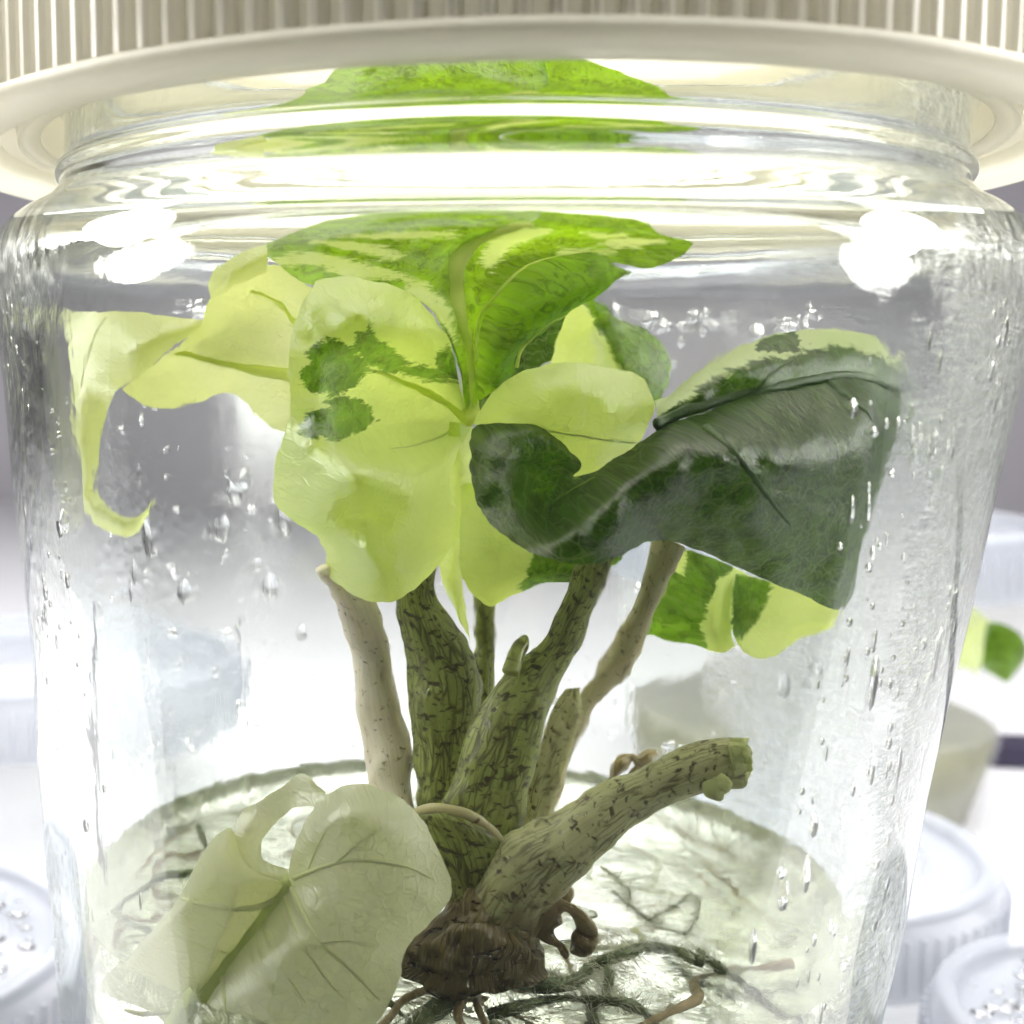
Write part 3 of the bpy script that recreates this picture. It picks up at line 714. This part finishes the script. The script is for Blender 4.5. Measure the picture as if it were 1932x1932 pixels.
# --- front lower left cream leaf
NRt = net([
 [(556,1655),(560,1610),(580,1550),(612,1492)],
 [(556,1658),(600,1590),(645,1530),(690,1468)],
 [(556,1660),(640,1610),(720,1550),(782,1514)],
 [(553,1664),(650,1660),(750,1630),(838,1612)],
 [(520,1700),(620,1710),(730,1705),(850,1684)],
 [(470,1765),(570,1785),(680,1790),(772,1772)],
 [(430,1815),(530,1850),(645,1860),(760,1826)],
 [(390,1875),(490,1905),(610,1925),(728,1898)],
 [(355,1935),(450,1965),(570,1990),(680,1950)],
 [(330,1990),(420,2020),(520,2040),(620,2010)]],
 [(-2.6,-2.7,-2.7,-2.55),(-2.6,-2.85,-2.95,-2.7),(-2.6,-2.95,-3.0,-2.7),(-2.6,-2.95,-3.0,-2.75),(-2.62,-2.95,-3.02,-2.8),(-2.66,-3.0,-3.05,-2.85),
  (-2.7,-3.0,-3.05,-2.9),(-2.74,-3.0,-3.05,-2.95),(-2.78,-3.0,-3.05,-2.95),(-2.8,-3.0,-3.0,-2.95)])
NLt = net([
 [(556,1655),(530,1648),(500,1638),(472,1624)],
 [(553,1664),(500,1640),(455,1600),(450,1550)],
 [(520,1700),(460,1665),(420,1620),(400,1592)],
 [(470,1765),(415,1730),(375,1705),(354,1680)],
 [(430,1815),(370,1790),(320,1775),(284,1772)],
 [(390,1875),(330,1850),(280,1830),(260,1806)],
 [(355,1935),(290,1900),(230,1870),(182,1846)],
 [(330,1990),(260,1960),(200,1920),(150,1868)]],
 [(-2.6,-2.6,-2.55,-2.5),(-2.6,-2.85,-2.75,-2.4),(-2.62,-3.0,-2.85,-2.3),(-2.66,-3.05,-2.85,-2.2),(-2.7,-3.0,-2.8,-2.2),(-2.74,-2.95,-2.75,-2.2),(-2.78,-2.9,-2.7,-2.2),(-2.8,-2.9,-2.7,-2.2)])
NT = net([
 [(622,1486),(612,1500),(602,1512)],
 [(578,1450),(582,1480),(585,1512)],
 [(542,1474),(551,1498),(558,1516)],
 [(498,1502),(512,1530),(528,1545)],
 [(462,1532),(482,1558),(508,1572)],
 [(458,1592),(480,1600),(505,1598)],
 [(472,1624),(495,1628),(518,1616)],
 [(530,1650),(540,1642),(550,1628)],
 [(558,1662),(560,1655),(562,1648)]],
 [(-2.5,-2.55,-2.6),(-2.35,-2.4,-2.5),(-2.3,-2.35,-2.4),(-2.35,-2.4,-2.4),(-2.4,-2.5,-2.4),(-2.45,-2.5,-2.45),(-2.5,-2.55,-2.5),(-2.55,-2.6,-2.55),(-2.6,-2.6,-2.6)])
Nl = leaf('leaf', [(NRt, flat0), (NLt, flat0), (NT, flat0)], M_leaf_pale, 'big pale cream leaf in front at the lower left, rolled along its left side', 10.0, .045, 2.5)
rib(Nl, [(560,1652,-2.68),(545,1672,-2.72),(505,1722,-2.76),(455,1785,-2.8),(415,1840,-2.84),(378,1892,-2.88),(350,1945,-2.9)], .075, .11, M_rib_soft, 'midrib')
for pts, r0, r1 in (
  ([(545,1672,-2.75),(500,1697,-2.86),(450,1698,-2.98),(400,1690,-2.98),(358,1684,-2.62)], .032, .014),
  ([(560,1662,-2.75),(585,1710,-2.9),(615,1765,-3.02),(670,1815,-3.08),(722,1872,-3.02)], .024, .008),
  ([(565,1645,-2.75),(613,1625,-2.9),(660,1612,-3.02),(709,1612,-3.05),(770,1622,-2.98),(818,1645,-2.85)], .018, .008),
  ([(436,1820,-2.84),(442,1870,-2.92),(456,1930,-2.98)], .022, .012),
  ([(370,1890,-2.86),(300,1897,-2.92),(249,1899,-2.84)], .03, .012)):
    rib(Nl, pts, r0, r1, M_rib_pale)
for pts in ([(615,1765,0),(660,1760,0),(720,1770,0)],[(640,1618,0),(680,1580,0),(730,1545,0)],[(590,1635,0),(610,1580,0),(640,1530,0)],[(505,1722,0),(540,1800,0),(590,1880,0)],[(545,1672,0),(580,1760,0),(640,1850,0),(690,1890,0)],[(455,1785,0),(400,1770,0),(350,1740,0)]):
    rib(Nl, pts, .012, .004, M_rib_pale)
tube('leaf_stalk', [(556,1660,-2.6),(640,1720,-2.3),(740,1760,-2.1),(850,1790,-2.0)], [.06,.07,.08,.09], M_rib_lime, plant)

# ------------------------------------------------------------ stalks
loft('petiole', [(604,1066,626,1058,-1.75),(640,1128,700,1118,-1.6),(662,1200,735,1208,-1.4),(670,1270,745,1270,-1.35),(676,1337,755,1330,-1.35),(688,1410,779,1402,-1.4),(702,1480,783,1480,-1.5),(735,1560,800,1560,-1.7),(790,1650,840,1640,-1.8)],
     M_pet_pink, plant, .8, label='pinkish cream leaf stalk, leftmost of the stalks')
loft('petiole', [(740,1060,826,1060,-1.6),(745,1122,830,1112,-1.6),(757,1190,868,1180,-1.55),(765,1240,900,1236,-1.5),(772,1300,908,1300,-1.5),(781,1360,905,1360,-1.5),(784,1440,900,1440,-1.55),(786,1516,900,1520,-1.6),(800,1600,900,1600,-1.7),(820,1690,910,1690,-1.8)],
     M_pet, plant, .62, label='thick olive mottled stalk, left of the middle')
loft('petiole', [(892,1040,934,1040,-1.05),(893,1130,935,1130,-1.05),(896,1210,934,1210,-1.1),(890,1300,930,1300,-1.2),(880,1400,930,1400,-1.3),(870,1500,930,1500,-1.5)],
     M_pet, plant, .8, label='narrow green mottled stalk behind the two thick ones')
loft('petiole', [(1092,1040,1160,1045,-1.7),(1068,1110,1130,1120,-1.75),(1040,1162,1108,1172,-1.78),(1010,1215,1088,1222,-1.8),(958,1252,1060,1280,-1.85),(912,1320,1038,1330,-1.9),(880,1386,1016,1400,-1.95),(855,1450,1002,1470,-1.98),(835,1530,985,1540,-2.0),(835,1600,965,1600,-2.0),(840,1680,950,1680,-2.0)],
     M_pet, plant, .62, label='thickest olive mottled stalk, leaning right')
tube('stipule', [(962,1262,-2.1),(975,1225,-2.02),(986,1205,-1.95),(992,1192,-1.9)], [.07,.07,.055,.02], M_pet, plant, bumps=.4)
loft('petiole', [(1236,1000,1290,1024,-1.2),(1222,1060,1262,1080,-1.2),(1180,1160,1222,1182,-1.25),(1128,1250,1168,1280,-1.3),(1078,1305,1116,1345,-1.4),(1040,1375,1086,1400,-1.5),(1010,1450,1062,1470,-1.6),(990,1530,1030,1545,-1.7),(960,1600,1005,1610,-1.8)],
     M_pet_tan, plant, .8, label='thin tan stalk, rightmost of the upright ones')
loft('petiole', [(1060,1292,1098,1288,-1.5),(1036,1330,1102,1330,-1.55),(1018,1385,1085,1395,-1.62),(1002,1440,1062,1450,-1.7),(990,1500,1038,1510,-1.75),(978,1560,1012,1565,-1.8),(960,1620,990,1620,-1.85)],
     M_pet_light, plant, .4, label='pale sheath with a green streak wrapping the thin right stalk')
loft('cut_stalk', [(1372,1380,1392,1462,-2.3),(1330,1385,1350,1478,-2.3),(1239,1420,1262,1512,-2.3),(1160,1456,1195,1548,-2.3),(1101,1488,1147,1580,-2.3),(1033,1525,1100,1630,-2.28),(965,1568,1060,1672,-2.25),(900,1640,1022,1735,-2.2),(860,1720,1010,1790,-2.15),(850,1790,1000,1820,-2.1)],
     M_pet_light, plant, .8, label='cut off mottled stalk pointing right')
M_dead = petiole_mat('dried_husk_tan', (.46, .37, .20), (.62, .52, .30), (.14, .09, .04), .9, rough=.3, fol=(.9, .08))
M_torn = simple('torn_tissue', (.66, .68, .34), (.7, .78, .3), .4, .4, .4, (.5, 14), .2)
for k in range(20):
    a = k/20*6.28+.3*math.sin(k*5.1); q = .45+.55*((k*7) % 5)/4; cy_ = 1422+36*q*math.sin(a); d = .24*q*math.cos(a); L_ = 8+16*((k*13) % 7)/6
    tube('torn_edge', [(1366, cy_, -2.3+d), (1378+L_*.5, cy_+5*math.sin(a*1.3), -2.3+d), (1380+L_, cy_+9*math.sin(k*1.7), -2.3+d*1.2)], [.055, .05, .012], M_torn, plant, bumps=.9, squash=.5)
tube('torn_edge', [(1326, 1460, -2.5), (1336, 1480, -2.52), (1347, 1498, -2.5)], [.05, .06, .015], M_torn, plant, bumps=.7, squash=.5)
tube('torn_edge', [(1340, 1455, -2.5), (1352, 1470, -2.54), (1356, 1484, -2.5)], [.04, .04, .015], M_torn, plant, bumps=.7, squash=.5)
# round sheath stump in front of the stalks
loft('sheath', [(800,1512,846,1512,-2.2),(786,1522,905,1530,-2.2),(790,1550,938,1560,-2.2),(810,1600,950,1590,-2.2),(832,1660,950,1650,-2.15),(842,1710,960,1710,-2.1),(800,1770,960,1770,-2.05)],
     M_pet, plant, .5, label='rounded dark sheath stump at the foot of the stalks')
tube('sheath_rim', [(784,1522,-2.3),(830,1514,-2.42),(880,1524,-2.46),(920,1547,-2.42),(948,1574,-2.34)], [.02,.03,.03,.03,.02], M_pet_tan, plant, bumps=.5)
# corm
loft('corm', [(850,1635,985,1635,-2.1),(828,1680,1008,1680,-2.15),(800,1725,1014,1722,-2.2),(776,1758,1014,1758,-2.25),(760,1790,1016,1788,-2.25),(764,1812,1010,1814,-2.2),(815,1824,985,1826,-2.15)],
     M_corm, plant, .55, seg=64, n=14, rough=.085)
# curled husk beside the corm
ring = [(1020+40*1, 1700, -2.2), (1085, 1712, -2.25), (1104, 1745, -2.25), (1092, 1778, -2.25), (1068, 1790, -2.2)]
tube('dried_husk', [(1012,1716,-2.2),(1040,1696,-2.25),(1075,1702,-2.3),(1102,1738,-2.3),(1092,1768,-2.3),(1074,1782,-2.25)], [.09,.12,.12,.09,.07,.02], M_dead, plant, seg=14, bumps=1.0, squash=.55)
tube('dried_husk', [(1016,1722,-2.2),(1030,1752,-2.25),(1052,1770,-2.3),(1066,1792,-2.25)], [.09,.09,.05,.02], M_dead, plant, seg=14, bumps=1.0, squash=.55)
tube('dried_husk', [(1060,1690,-2.0),(1065,1670,-2.0),(1062,1650,-1.95)], [.05,.06,.02], M_dead, plant, bumps=.5)
tube('dried_husk', [(1152,1458,-1.2),(1168,1432,-1.2),(1190,1420,-1.2),(1205,1428,-1.2),(1222,1418,-1.2),(1238,1412,-1.2)], [.02,.07,.03,.05,.05,.02], M_dead, plant, bumps=.7)
tube('dried_husk', [(1176,1470,-1.2),(1196,1450,-1.2),(1203,1432,-1.2)], [.02,.05,.02], M_dead, plant, bumps=.7)

# ------------------------------------------------------------ roots
def pr_(px, py, dz=0.0): # a point dz below the gel surface seen at px, py
    return Pz(px, py, H+GZ+dz)
roots = [
 ([(975,1838),(1030,1845),(1081,1838),(1110,1818),(1137,1802),(1175,1788),(1214,1782),(1276,1786),(1317,1802)], .07, .05, M_root_green, .02),
 ([(1317,1788),(1350,1812),(1380,1842),(1410,1874),(1450,1905),(1500,1940)], .05, .03, M_root_green, -.05),
 ([(921,1900),(965,1888),(1008,1880),(1070,1877),(1120,1874),(1163,1876),(1195,1890),(1225,1925),(1240,1960)], .05, .05, M_root_green, -.02),
 ([(1142,1806),(1146,1830),(1142,1852),(1140,1876)], .04, .04, M_root_green, 0),
 ([(1116,1880),(1112,1905),(1118,1935)], .05, .04, M_root_green, -.1),
 ([(960,1835),(1000,1822),(1040,1826),(1062,1842)], .03, .02, M_root_green, .03),
 ([(900,1845),(860,1862),(820,1895),(775,1932),(740,1965)], .09, .07, M_root_green, .02),
 ([(870,1842),(820,1850),(765,1872),(735,1910),(700,1945)], .035, .03, M_root_tan, .04),
 ([(895,1845),(870,1880),(866,1910),(885,1945)], .04, .03, M_root_tan, 0),
 ([(905,1845),(900,1880),(915,1915),(925,1950)], .04, .03, M_root_tan, 0),
 ([(940,1850),(980,1862),(1030,1860),(1080,1862)], .05, .03, M_root_tan, -.1),
 ([(372,1638),(340,1636),(306,1640),(282,1662),(278,1690),(293,1724),(320,1745)], .05, .04, M_root_tan, -.3),
 ([(300,1758),(275,1763),(240,1765),(223,1775),(214,1800),(214,1835)], .055, .04, M_root_tan, -.3),
 ([(223,1623),(290,1600),(350,1592),(420,1570),(470,1560)], .05, .03, M_root_green, -.4),
 ([(230,1680),(260,1640),(300,1610),(360,1590)], .03, .02, M_root_tan, -.3),
 ([(1140,1640),(1170,1655),(1190,1690),(1186,1720)], .02, .015, M_root_green, -.1),
 ([(1160,1700),(1215,1735),(1260,1770),(1290,1790)], .025, .015, M_root_green, -.2),
 ([(1225,1735),(1260,1710),(1310,1690),(1318,1730),(1290,1762)], .02, .012, M_root_green, -.1),
 ([(1330,1650),(1380,1700),(1420,1760),(1460,1800)], .03, .02, M_root_tan, -.4),
 ([(1240,1830),(1300,1860),(1360,1900),(1440,1915),(1530,1890)], .035, .02, M_root_green, -.3),
 ([(1200,1560),(1280,1590),(1360,1640),(1440,1700),(1500,1760)], .03, .02, M_root_tan, -.5),
 ([(1180,1620),(1250,1650),(1330,1700),(1400,1780)], .025, .015, M_root_tan, -.4),
]
rr_ = random.Random(5)
for k in range(44):
    a0 = rr_.uniform(-2.9, 2.9); r0 = rr_.uniform(.8, 2.9); d0 = rr_.uniform(-.8, -.03); da = rr_.choice((-1, 1))*rr_.uniform(.25, .6); pts_ = []
    for i in range(6):
        a = a0+da*i*.5; r_ = r0+.35*math.sin(i*1.3+k)+.12*i*rr_.uniform(-1, 1)
        r_ = min(r_, 3.0); pts_.append(Vector((ax_x(GZ)+r_*math.sin(a), -r_*math.cos(a), H+GZ+d0+.12*math.sin(i*1.9+k))))
    rd = rr_.uniform(.014, .055)
    tube('root', pts_, [rd*(1-.12*i) for i in range(6)], (M_root_tan, M_root_pale, M_root_pale, M_root_green)[k % 4], plant, seg=6, n=6, world=True, bumps=.4)
hairs = bmesh.new()
for pts, r0, r1, m, dz in roots:
    V = [pr_(x, y, dz+.05*math.sin(i*1.7)) for i, (x, y) in enumerate(pts)]
    rads = [r0+(r1-r0)*i/(len(V)-1) for i in range(len(V))]
    tube('root', V, [q*.9 for q in rads], m, plant, seg=8, n=7, world=True, bumps=.35)
    if m is M_root_green:
        for p in crom([keep_in(v.copy()) for v in V], 14):
            for _ in range(5):
                d = Vector((random.gauss(0, 1), random.gauss(0, 1), random.gauss(0, 1)*.7)).normalized(); L_ = random.uniform(.08, .17)
                a = p+d*rads[0]*.6; e = p+d*(rads[0]+L_)+Vector((random.gauss(0, .02), 0, random.gauss(0, .02))); s_ = d.orthogonal().normalized()*.004
                vs = [hairs.verts.new(a+s_), hairs.verts.new(a-s_), hairs.verts.new(e)]; hairs.faces.new(vs)
tag(from_bm('root_hair', hairs, M_root_hair, plant, False), kind='stuff')
# thin dark thread down the left wall
tube('root', [(178,1130,-1.6),(181,1200,-1.6),(180,1260,-1.6),(187,1310,-1.6),(186,1350,-1.6),(196,1440,-1.6),(203,1540,-1.6),(212,1620,-1.6),(216,1660,-1.6)],
     [.006,.01,.014,.01,.013,.012,.012,.012,.008], M_dark, plant, seg=6, bumps=.8)['label'] = 'thin dark root thread hanging down the left wall'

# ------------------------------------------------------------ drops inside the jar
def drop_mesh(seed):
    bm = bmesh.new(); bmesh.ops.create_icosphere(bm, subdivisions=3, radius=1)
    for v in bm.verts:
        z = v.co.z; k = 1-.38*max(0, z)            # narrower on top, heavy below
        v.co.x *= k*(1+.12*noise.noise(v.co*1.5+Vector((seed, 0, 0)))); v.co.y *= .45
        v.co.z *= 1.25
    me = bpy.data.meshes.new('water_drop'); bm.to_mesh(me); bm.free(); me.materials.append(M_water)
    for p in me.polygons: p.use_smooth = True
    return me
DM = [drop_mesh(s) for s in range(3)]
def wall_pt(px, py, back=True, gap=.0):
    d = (_f + _r*((px-PPX)/FPX) - _u*((py-966)/FPX)).normalized()
    t0, t1 = 0, 0; hits = []; prev = None
    for i in range(1400):
        t = 4+i*.01; v = CAM+d*t; s = math.hypot(v.x-ax_x(v.z-H), v.y)-(r_in(v.z-H)-gap)
        if prev is not None and (s > 0) != (prev > 0): hits.append(v)
        prev = s
    if not hits: return None
    return hits[-1] if back else hits[0]
drops = [
 (425,925,17,'largest water drop, top one of the cluster beside the curled leaf tip'),
 (405,990,14,'water drop with a dark lower edge just below the largest one on the back wall'),
 (268,1008,17,'large water drop touching the curled tip of the far left leaf'),
 (525,975,15,'water drop on the back wall close to the left edge of the front cream leaf'),
 (545,940,9,'small water drop peeping out beside the middle of the front cream leaf'),
 (350,1108,15,'water drop shaped like a heart, alone below the cluster on the left back wall'),
 (235,1075,10,'small water drop below the curled tip, left one of a close pair'),
 (222,1112,9,'small water drop below the curled tip, lower one of a close pair'),
 (497,1100,11,'water drop left of the pink stalk top, lower of two'),
 (470,1058,8,'water drop left of the pink stalk top, upper of two'),
 (250,890,7,'tiny water drop framed by the curl of the far left leaf'),
 (1385,590,7,'tiny water drop on the back wall high above the dark leaf'),
 (1310,610,8,'small water drop on the back wall right of the small green lobe'),
 (1490,1290,10,'water drop below the small striped leaf, left one of two'),
 (1560,1262,9,'water drop below the small striped leaf, right one of two'),
 (560,1185,8,'small water drop level with the top of the pink stalk'),
]
for i, (x, y, s, lab) in enumerate(drops):
    v = wall_pt(x, y, True)
    if v is None: continue
    o = bpy.data.objects.new('water_drop', DM[i % 3]); COL.objects.link(o); o.location = v
    sc_ = 1.25*s/FPX*(v-CAM).length; o.scale = (sc_, sc_, sc_*random.uniform(1.0, 1.7))
    o.rotation_euler = (0, random.uniform(-.25, .25), math.atan2(v.y, v.x)+math.pi/2)
    tag(o, lab, 'water drop', 'water drops on the inner jar wall')
runs = [(256,1200,1300,'long thin water trail on the left back wall, upper one'), (300,1330,1440,'long thin water trail on the left back wall, lower one'),
        (322,1420,1500,'short thin water trail just above the gel on the left'), (440,1150,1215,'short water trail under the cluster of drops on the left'),
        (1460,1330,1440,'thin water trail on the right back wall above the cut stalk'), (1540,1180,1290,'thin water trail right of the small striped leaf')]
for x, y0, y1, lab in runs:
    pts_ = [wall_pt(x+5*math.sin(i*2.1+x), y0+(y1-y0)*i/5, True) for i in range(6)]
    o = tube('water_trail', pts_, [.008, .02, .016, .02, .016, .03], M_water, None, seg=8, n=6, world=True, squash=.6, bumps=.6, inside=False)
    tag(o, lab, 'water trail', 'water trails on the inner jar wall')
# fine condensation beads
bm = bmesh.new()
def bead(p, r, el=1.2):
    n_ = Vector((p.x, p.y, 0)).normalized(); a_ = Vector((-n_.y, n_.x, 0)); u_ = Vector((0, 0, 1))
    rings_ = []
    for k, (rr, hh) in enumerate(((1, -.15), (.75, .32), (.35, .5))):
        rings_.append([bm.verts.new(p - n_*hh*r + (a_*math.cos(q)+u_*math.sin(q)*el)*rr*r) for q in (6.283*j/7 for j in range(7))])
    tip = bm.verts.new(p-n_*r*.55)
    for k in range(2):
        for j in range(7): bm.faces.new((rings_[k][j], rings_[k][(j+1) % 7], rings_[k+1][(j+1) % 7], rings_[k+1][j]))
    for j in range(7): bm.faces.new((rings_[2][j], rings_[2][(j+1) % 7], tip))
    bm.faces.new(rings_[0][::-1])
def ang_pt(az, zr): r_ = r_in(zr); return Vector((ax_x(zr)+r_*math.sin(az), -r_*math.cos(az), zr+H))
for _ in range(1700):
    q = random.random()
    if q < .45: az, zr = R(random.gauss(58, 13)), random.uniform(-4.2, .6)
    elif q < .55: az, zr = R(random.gauss(-62, 10)), random.uniform(-4.2, .6)
    elif q < .85: az, zr = R(180+random.uniform(-75, 75)), random.uniform(-4.2, .8)
    else: az, zr = R(random.uniform(120, 240)), random.gauss(.62, .1)
    if noise.noise(Vector((az*5, zr*1.1, 0))) < -.12: continue
    if abs(az) < R(32): continue
    bead(ang_pt(az, zr), min(.05, random.lognormvariate(-4.15, .5)) * (1.3 if q > .55 else 1), random.choice((1.2, 1.3, 2.2, 4.5)) if q < .55 else random.choice((1.2, 1.2, 2)))
tag(from_bm('condensation', bm, M_water), 'fine beads of condensation on the inner wall of the large jar', 'condensation', kind='stuff')

# ------------------------------------------------------------ neighbours, out of focus
def cup(name, c, rt, rb, h, label, group=None):
    o = empty(name, (c[0], c[1], 0)); tag(o, label, 'cup', group)
    bm = bmesh.new()
    lathe(bm, [(0, .05), (rb*.9, .05), (rb, .2), (rb+(rt-rb)*.5, h*.5), (rt, h), (rt-.12, h), (rb+(rt-rb)*.5-.12, h*.5), (rb-.12, .3), (0, .22)], 72, c, 0)
    bmesh.ops.recalc_face_normals(bm, faces=bm.faces); from_bm('cup_wall', bm, M_cup, o); return o
def cup_lid(name, c, r, z, label, seed=0, ribs=80):
    o = empty(name, (c[0], c[1], z)); tag(o, label, 'lid', 'clear ribbed cup lids')
    bm = bmesh.new()
    p = [(0, .34), (r*.30, .34), (r*.33, .30), (r*.62, .30), (r*.66, .36), (r*.70, .30), (r*.86, .30), (r*.90, .50), (r*.96, .54), (r, .46), (r*1.01, .2), (r*1.03, -.55), (r*1.0, -.6), (r*.97, .15), (r*.93, .40), (r*.88, .22), (0, .22)]
    lathe(bm, smooth_prof(p, 3), 96, c, z); bmesh.ops.recalc_face_normals(bm, faces=bm.faces)
    from_bm('lid_top', bm, M_lid_clear, o)
    bm = bmesh.new()
    for i in range(ribs):
        a = 6.2832*i/ribs; ca, sa = math.cos(a), math.sin(a); x0 = c[0]+r*1.02*ca; y0 = c[1]+r*1.02*sa
        t_ = Vector((-sa, ca, 0))*.05; n_ = Vector((ca, sa, 0))*.07
        q = [Vector((x0, y0, z+zz))+s_ for zz in (-.5, .2) for s_ in (-t_, n_, t_)]
        v = [bm.verts.new(k) for k in q]
        for f in ((0, 1, 4, 3), (1, 2, 5, 4), (0, 2, 1), (3, 4, 5)): bm.faces.new([v[k] for k in f])
    tag(from_bm('rib', bm, M_lid_clear, o, False), kind='stuff')
    return o
# right back cup with its own seedling
c1 = (6.7, 15.6)
cup('plastic_cup', c1, 3.9, 3.1, 5.0, 'blurred clear cup with a small plant behind the big jar on the right')
cup_lid('cup_lid', c1, 4.05, 5.5, 'clear lid on the cup with the small plant behind the big jar')
bm = bmesh.new(); lathe(bm, [(0, .24), (2.9, .3), (3.15, 1.2), (3.3, 2.0), (3.0, 2.1), (0, 2.05)], 48, c1, 0); bmesh.ops.recalc_face_normals(bm, faces=bm.faces)
tag(from_bm('agar_gel', bm, M_cup_gel), 'greyish green agar gel in the small cup at the right', 'gel')
seedling = empty('seedling', (c1[0]+1.0, c1[1]-1, 2.1)); tag(seedling, 'small yellow and green seedling in the cup behind the right side of the jar', 'plant')
def blade(name, pts, widths, m, parent, pig):
    bm = bmesh.new(); uvl = bm.loops.layers.uv.new('uv'); pl = bm.verts.layers.float.new('pig')
    c = crom([Vector(p) for p in pts], 8); ws = crom([Vector((w_, 0)) for w_ in widths], 8); rows = []
    for i, p in enumerate(c):
        t = (c[min(i+1, len(c)-1)]-c[max(i-1, 0)]).normalized(); s_ = t.cross(Vector((.2, 1, .1))).normalized()*ws[i].x
        row = []
        for j in range(7):
            q = (j-3)/3; v = bm.verts.new(p+s_*q+Vector((0, -.25*(1-q*q)*ws[i].x, 0))); v[pl] = pig; row.append(v)
        rows.append(row)
    for i in range(len(rows)-1):
        for j in range(6):
            f = bm.faces.new((rows[i][j], rows[i][j+1], rows[i+1][j+1], rows[i+1][j]))
            for l in f.loops: l[uvl].uv = (l.vert.co.x, l.vert.co.z)
    return from_bm(name, bm, m, parent)
Q = lambda x, y, Y=12.5: P(x, y, Y)
blade('leaf', [Q(1765,1235), Q(1800,1205), Q(1835,1192), Q(1872,1180)], [.3, .75, .6, .06], M_leaf, seedling, 0.0)
blade('leaf', [Q(1770,1160), Q(1800,1150), Q(1825,1165)], [.1, .3, .1], M_leaf, seedling, 1.0)
blade('leaf', [Q(1838,1205), Q(1862,1212), Q(1888,1240), Q(1900,1285)], [.15, .42, .45, .05], M_leaf, seedling, 1.0)
tube('stem', [Q(1765,1340), Q(1772,1280), Q(1785,1225)], [.14, .12, .09], M_pet_tan, seedling, world=True, inside=False)
# lid-topped tubs standing lower
def tub(c, r, h, lab_c, lab_l):
    cup('plastic_tub', c, r*.98, r*.92, h, lab_c)
    cup_lid('tub_lid', c, r, h+.1, lab_l)
def at(px, py, z): return Pz(px, py, z)
t1 = at(1480, 1600, 1.2)
tub((4.5, 8.2), 2.95, 1.3, 'low clear tub right behind the jar', 'upper of the two clear lids at the lower right, smooth and empty')
tub((7.6, 3.0), 2.5, 1.2, 'low clear tub beside the jar at the lower right', 'nearest clear lid at the lower right, beaded with water')
tub((-7.3, 3.2), 2.7, 1.2, 'low clear tub beside the jar at the lower left', 'clear lid at the lower left, beaded with water')
tub((-8.6, 12.5), 3.6, 2.6, 'clear tub further back on the left', 'clear lid further back at the left edge')
bm = bmesh.new(); box(bm, 8.5, 60, 19.2, 20.4, .02, .5)
tag(from_bm('shelf_rail', bm, M_dark, None, False), 'dark rail lying across the shelf at the far right', 'rail')
bm = bmesh.new(); box(bm, -60, -9.5, 26, 27.2, .02, .8)
tag(from_bm('shelf_rail', bm, M_rail, None, False), 'grey rail lying across the shelf at the far left', 'rail')
# water on the near lids
for cx, cy2, zt, lab in ((7.6, 3.0, 1.63, 'water beads lying on the nearest clear lid at the lower right'), (-7.3, 3.2, 1.63, 'water beads lying on the clear lid at the lower left')):
    bm = bmesh.new()
    for _ in range(240):
        rr = 2.1*math.sqrt(random.random()); a = random.uniform(0, 6.283); s_ = random.choice((.03, .05, .07, .11))
        z0 = zt+.02; m_ = bmesh.ops.create_icosphere(bm, subdivisions=1, radius=s_)
        for v in m_['verts']: v.co = Vector((v.co.x*1.3+cx+rr*math.cos(a), v.co.y+cy2+rr*math.sin(a), v.co.z*.3+z0+.02))
    tag(from_bm('water_beads', bm, M_water), lab, 'water', kind='stuff')
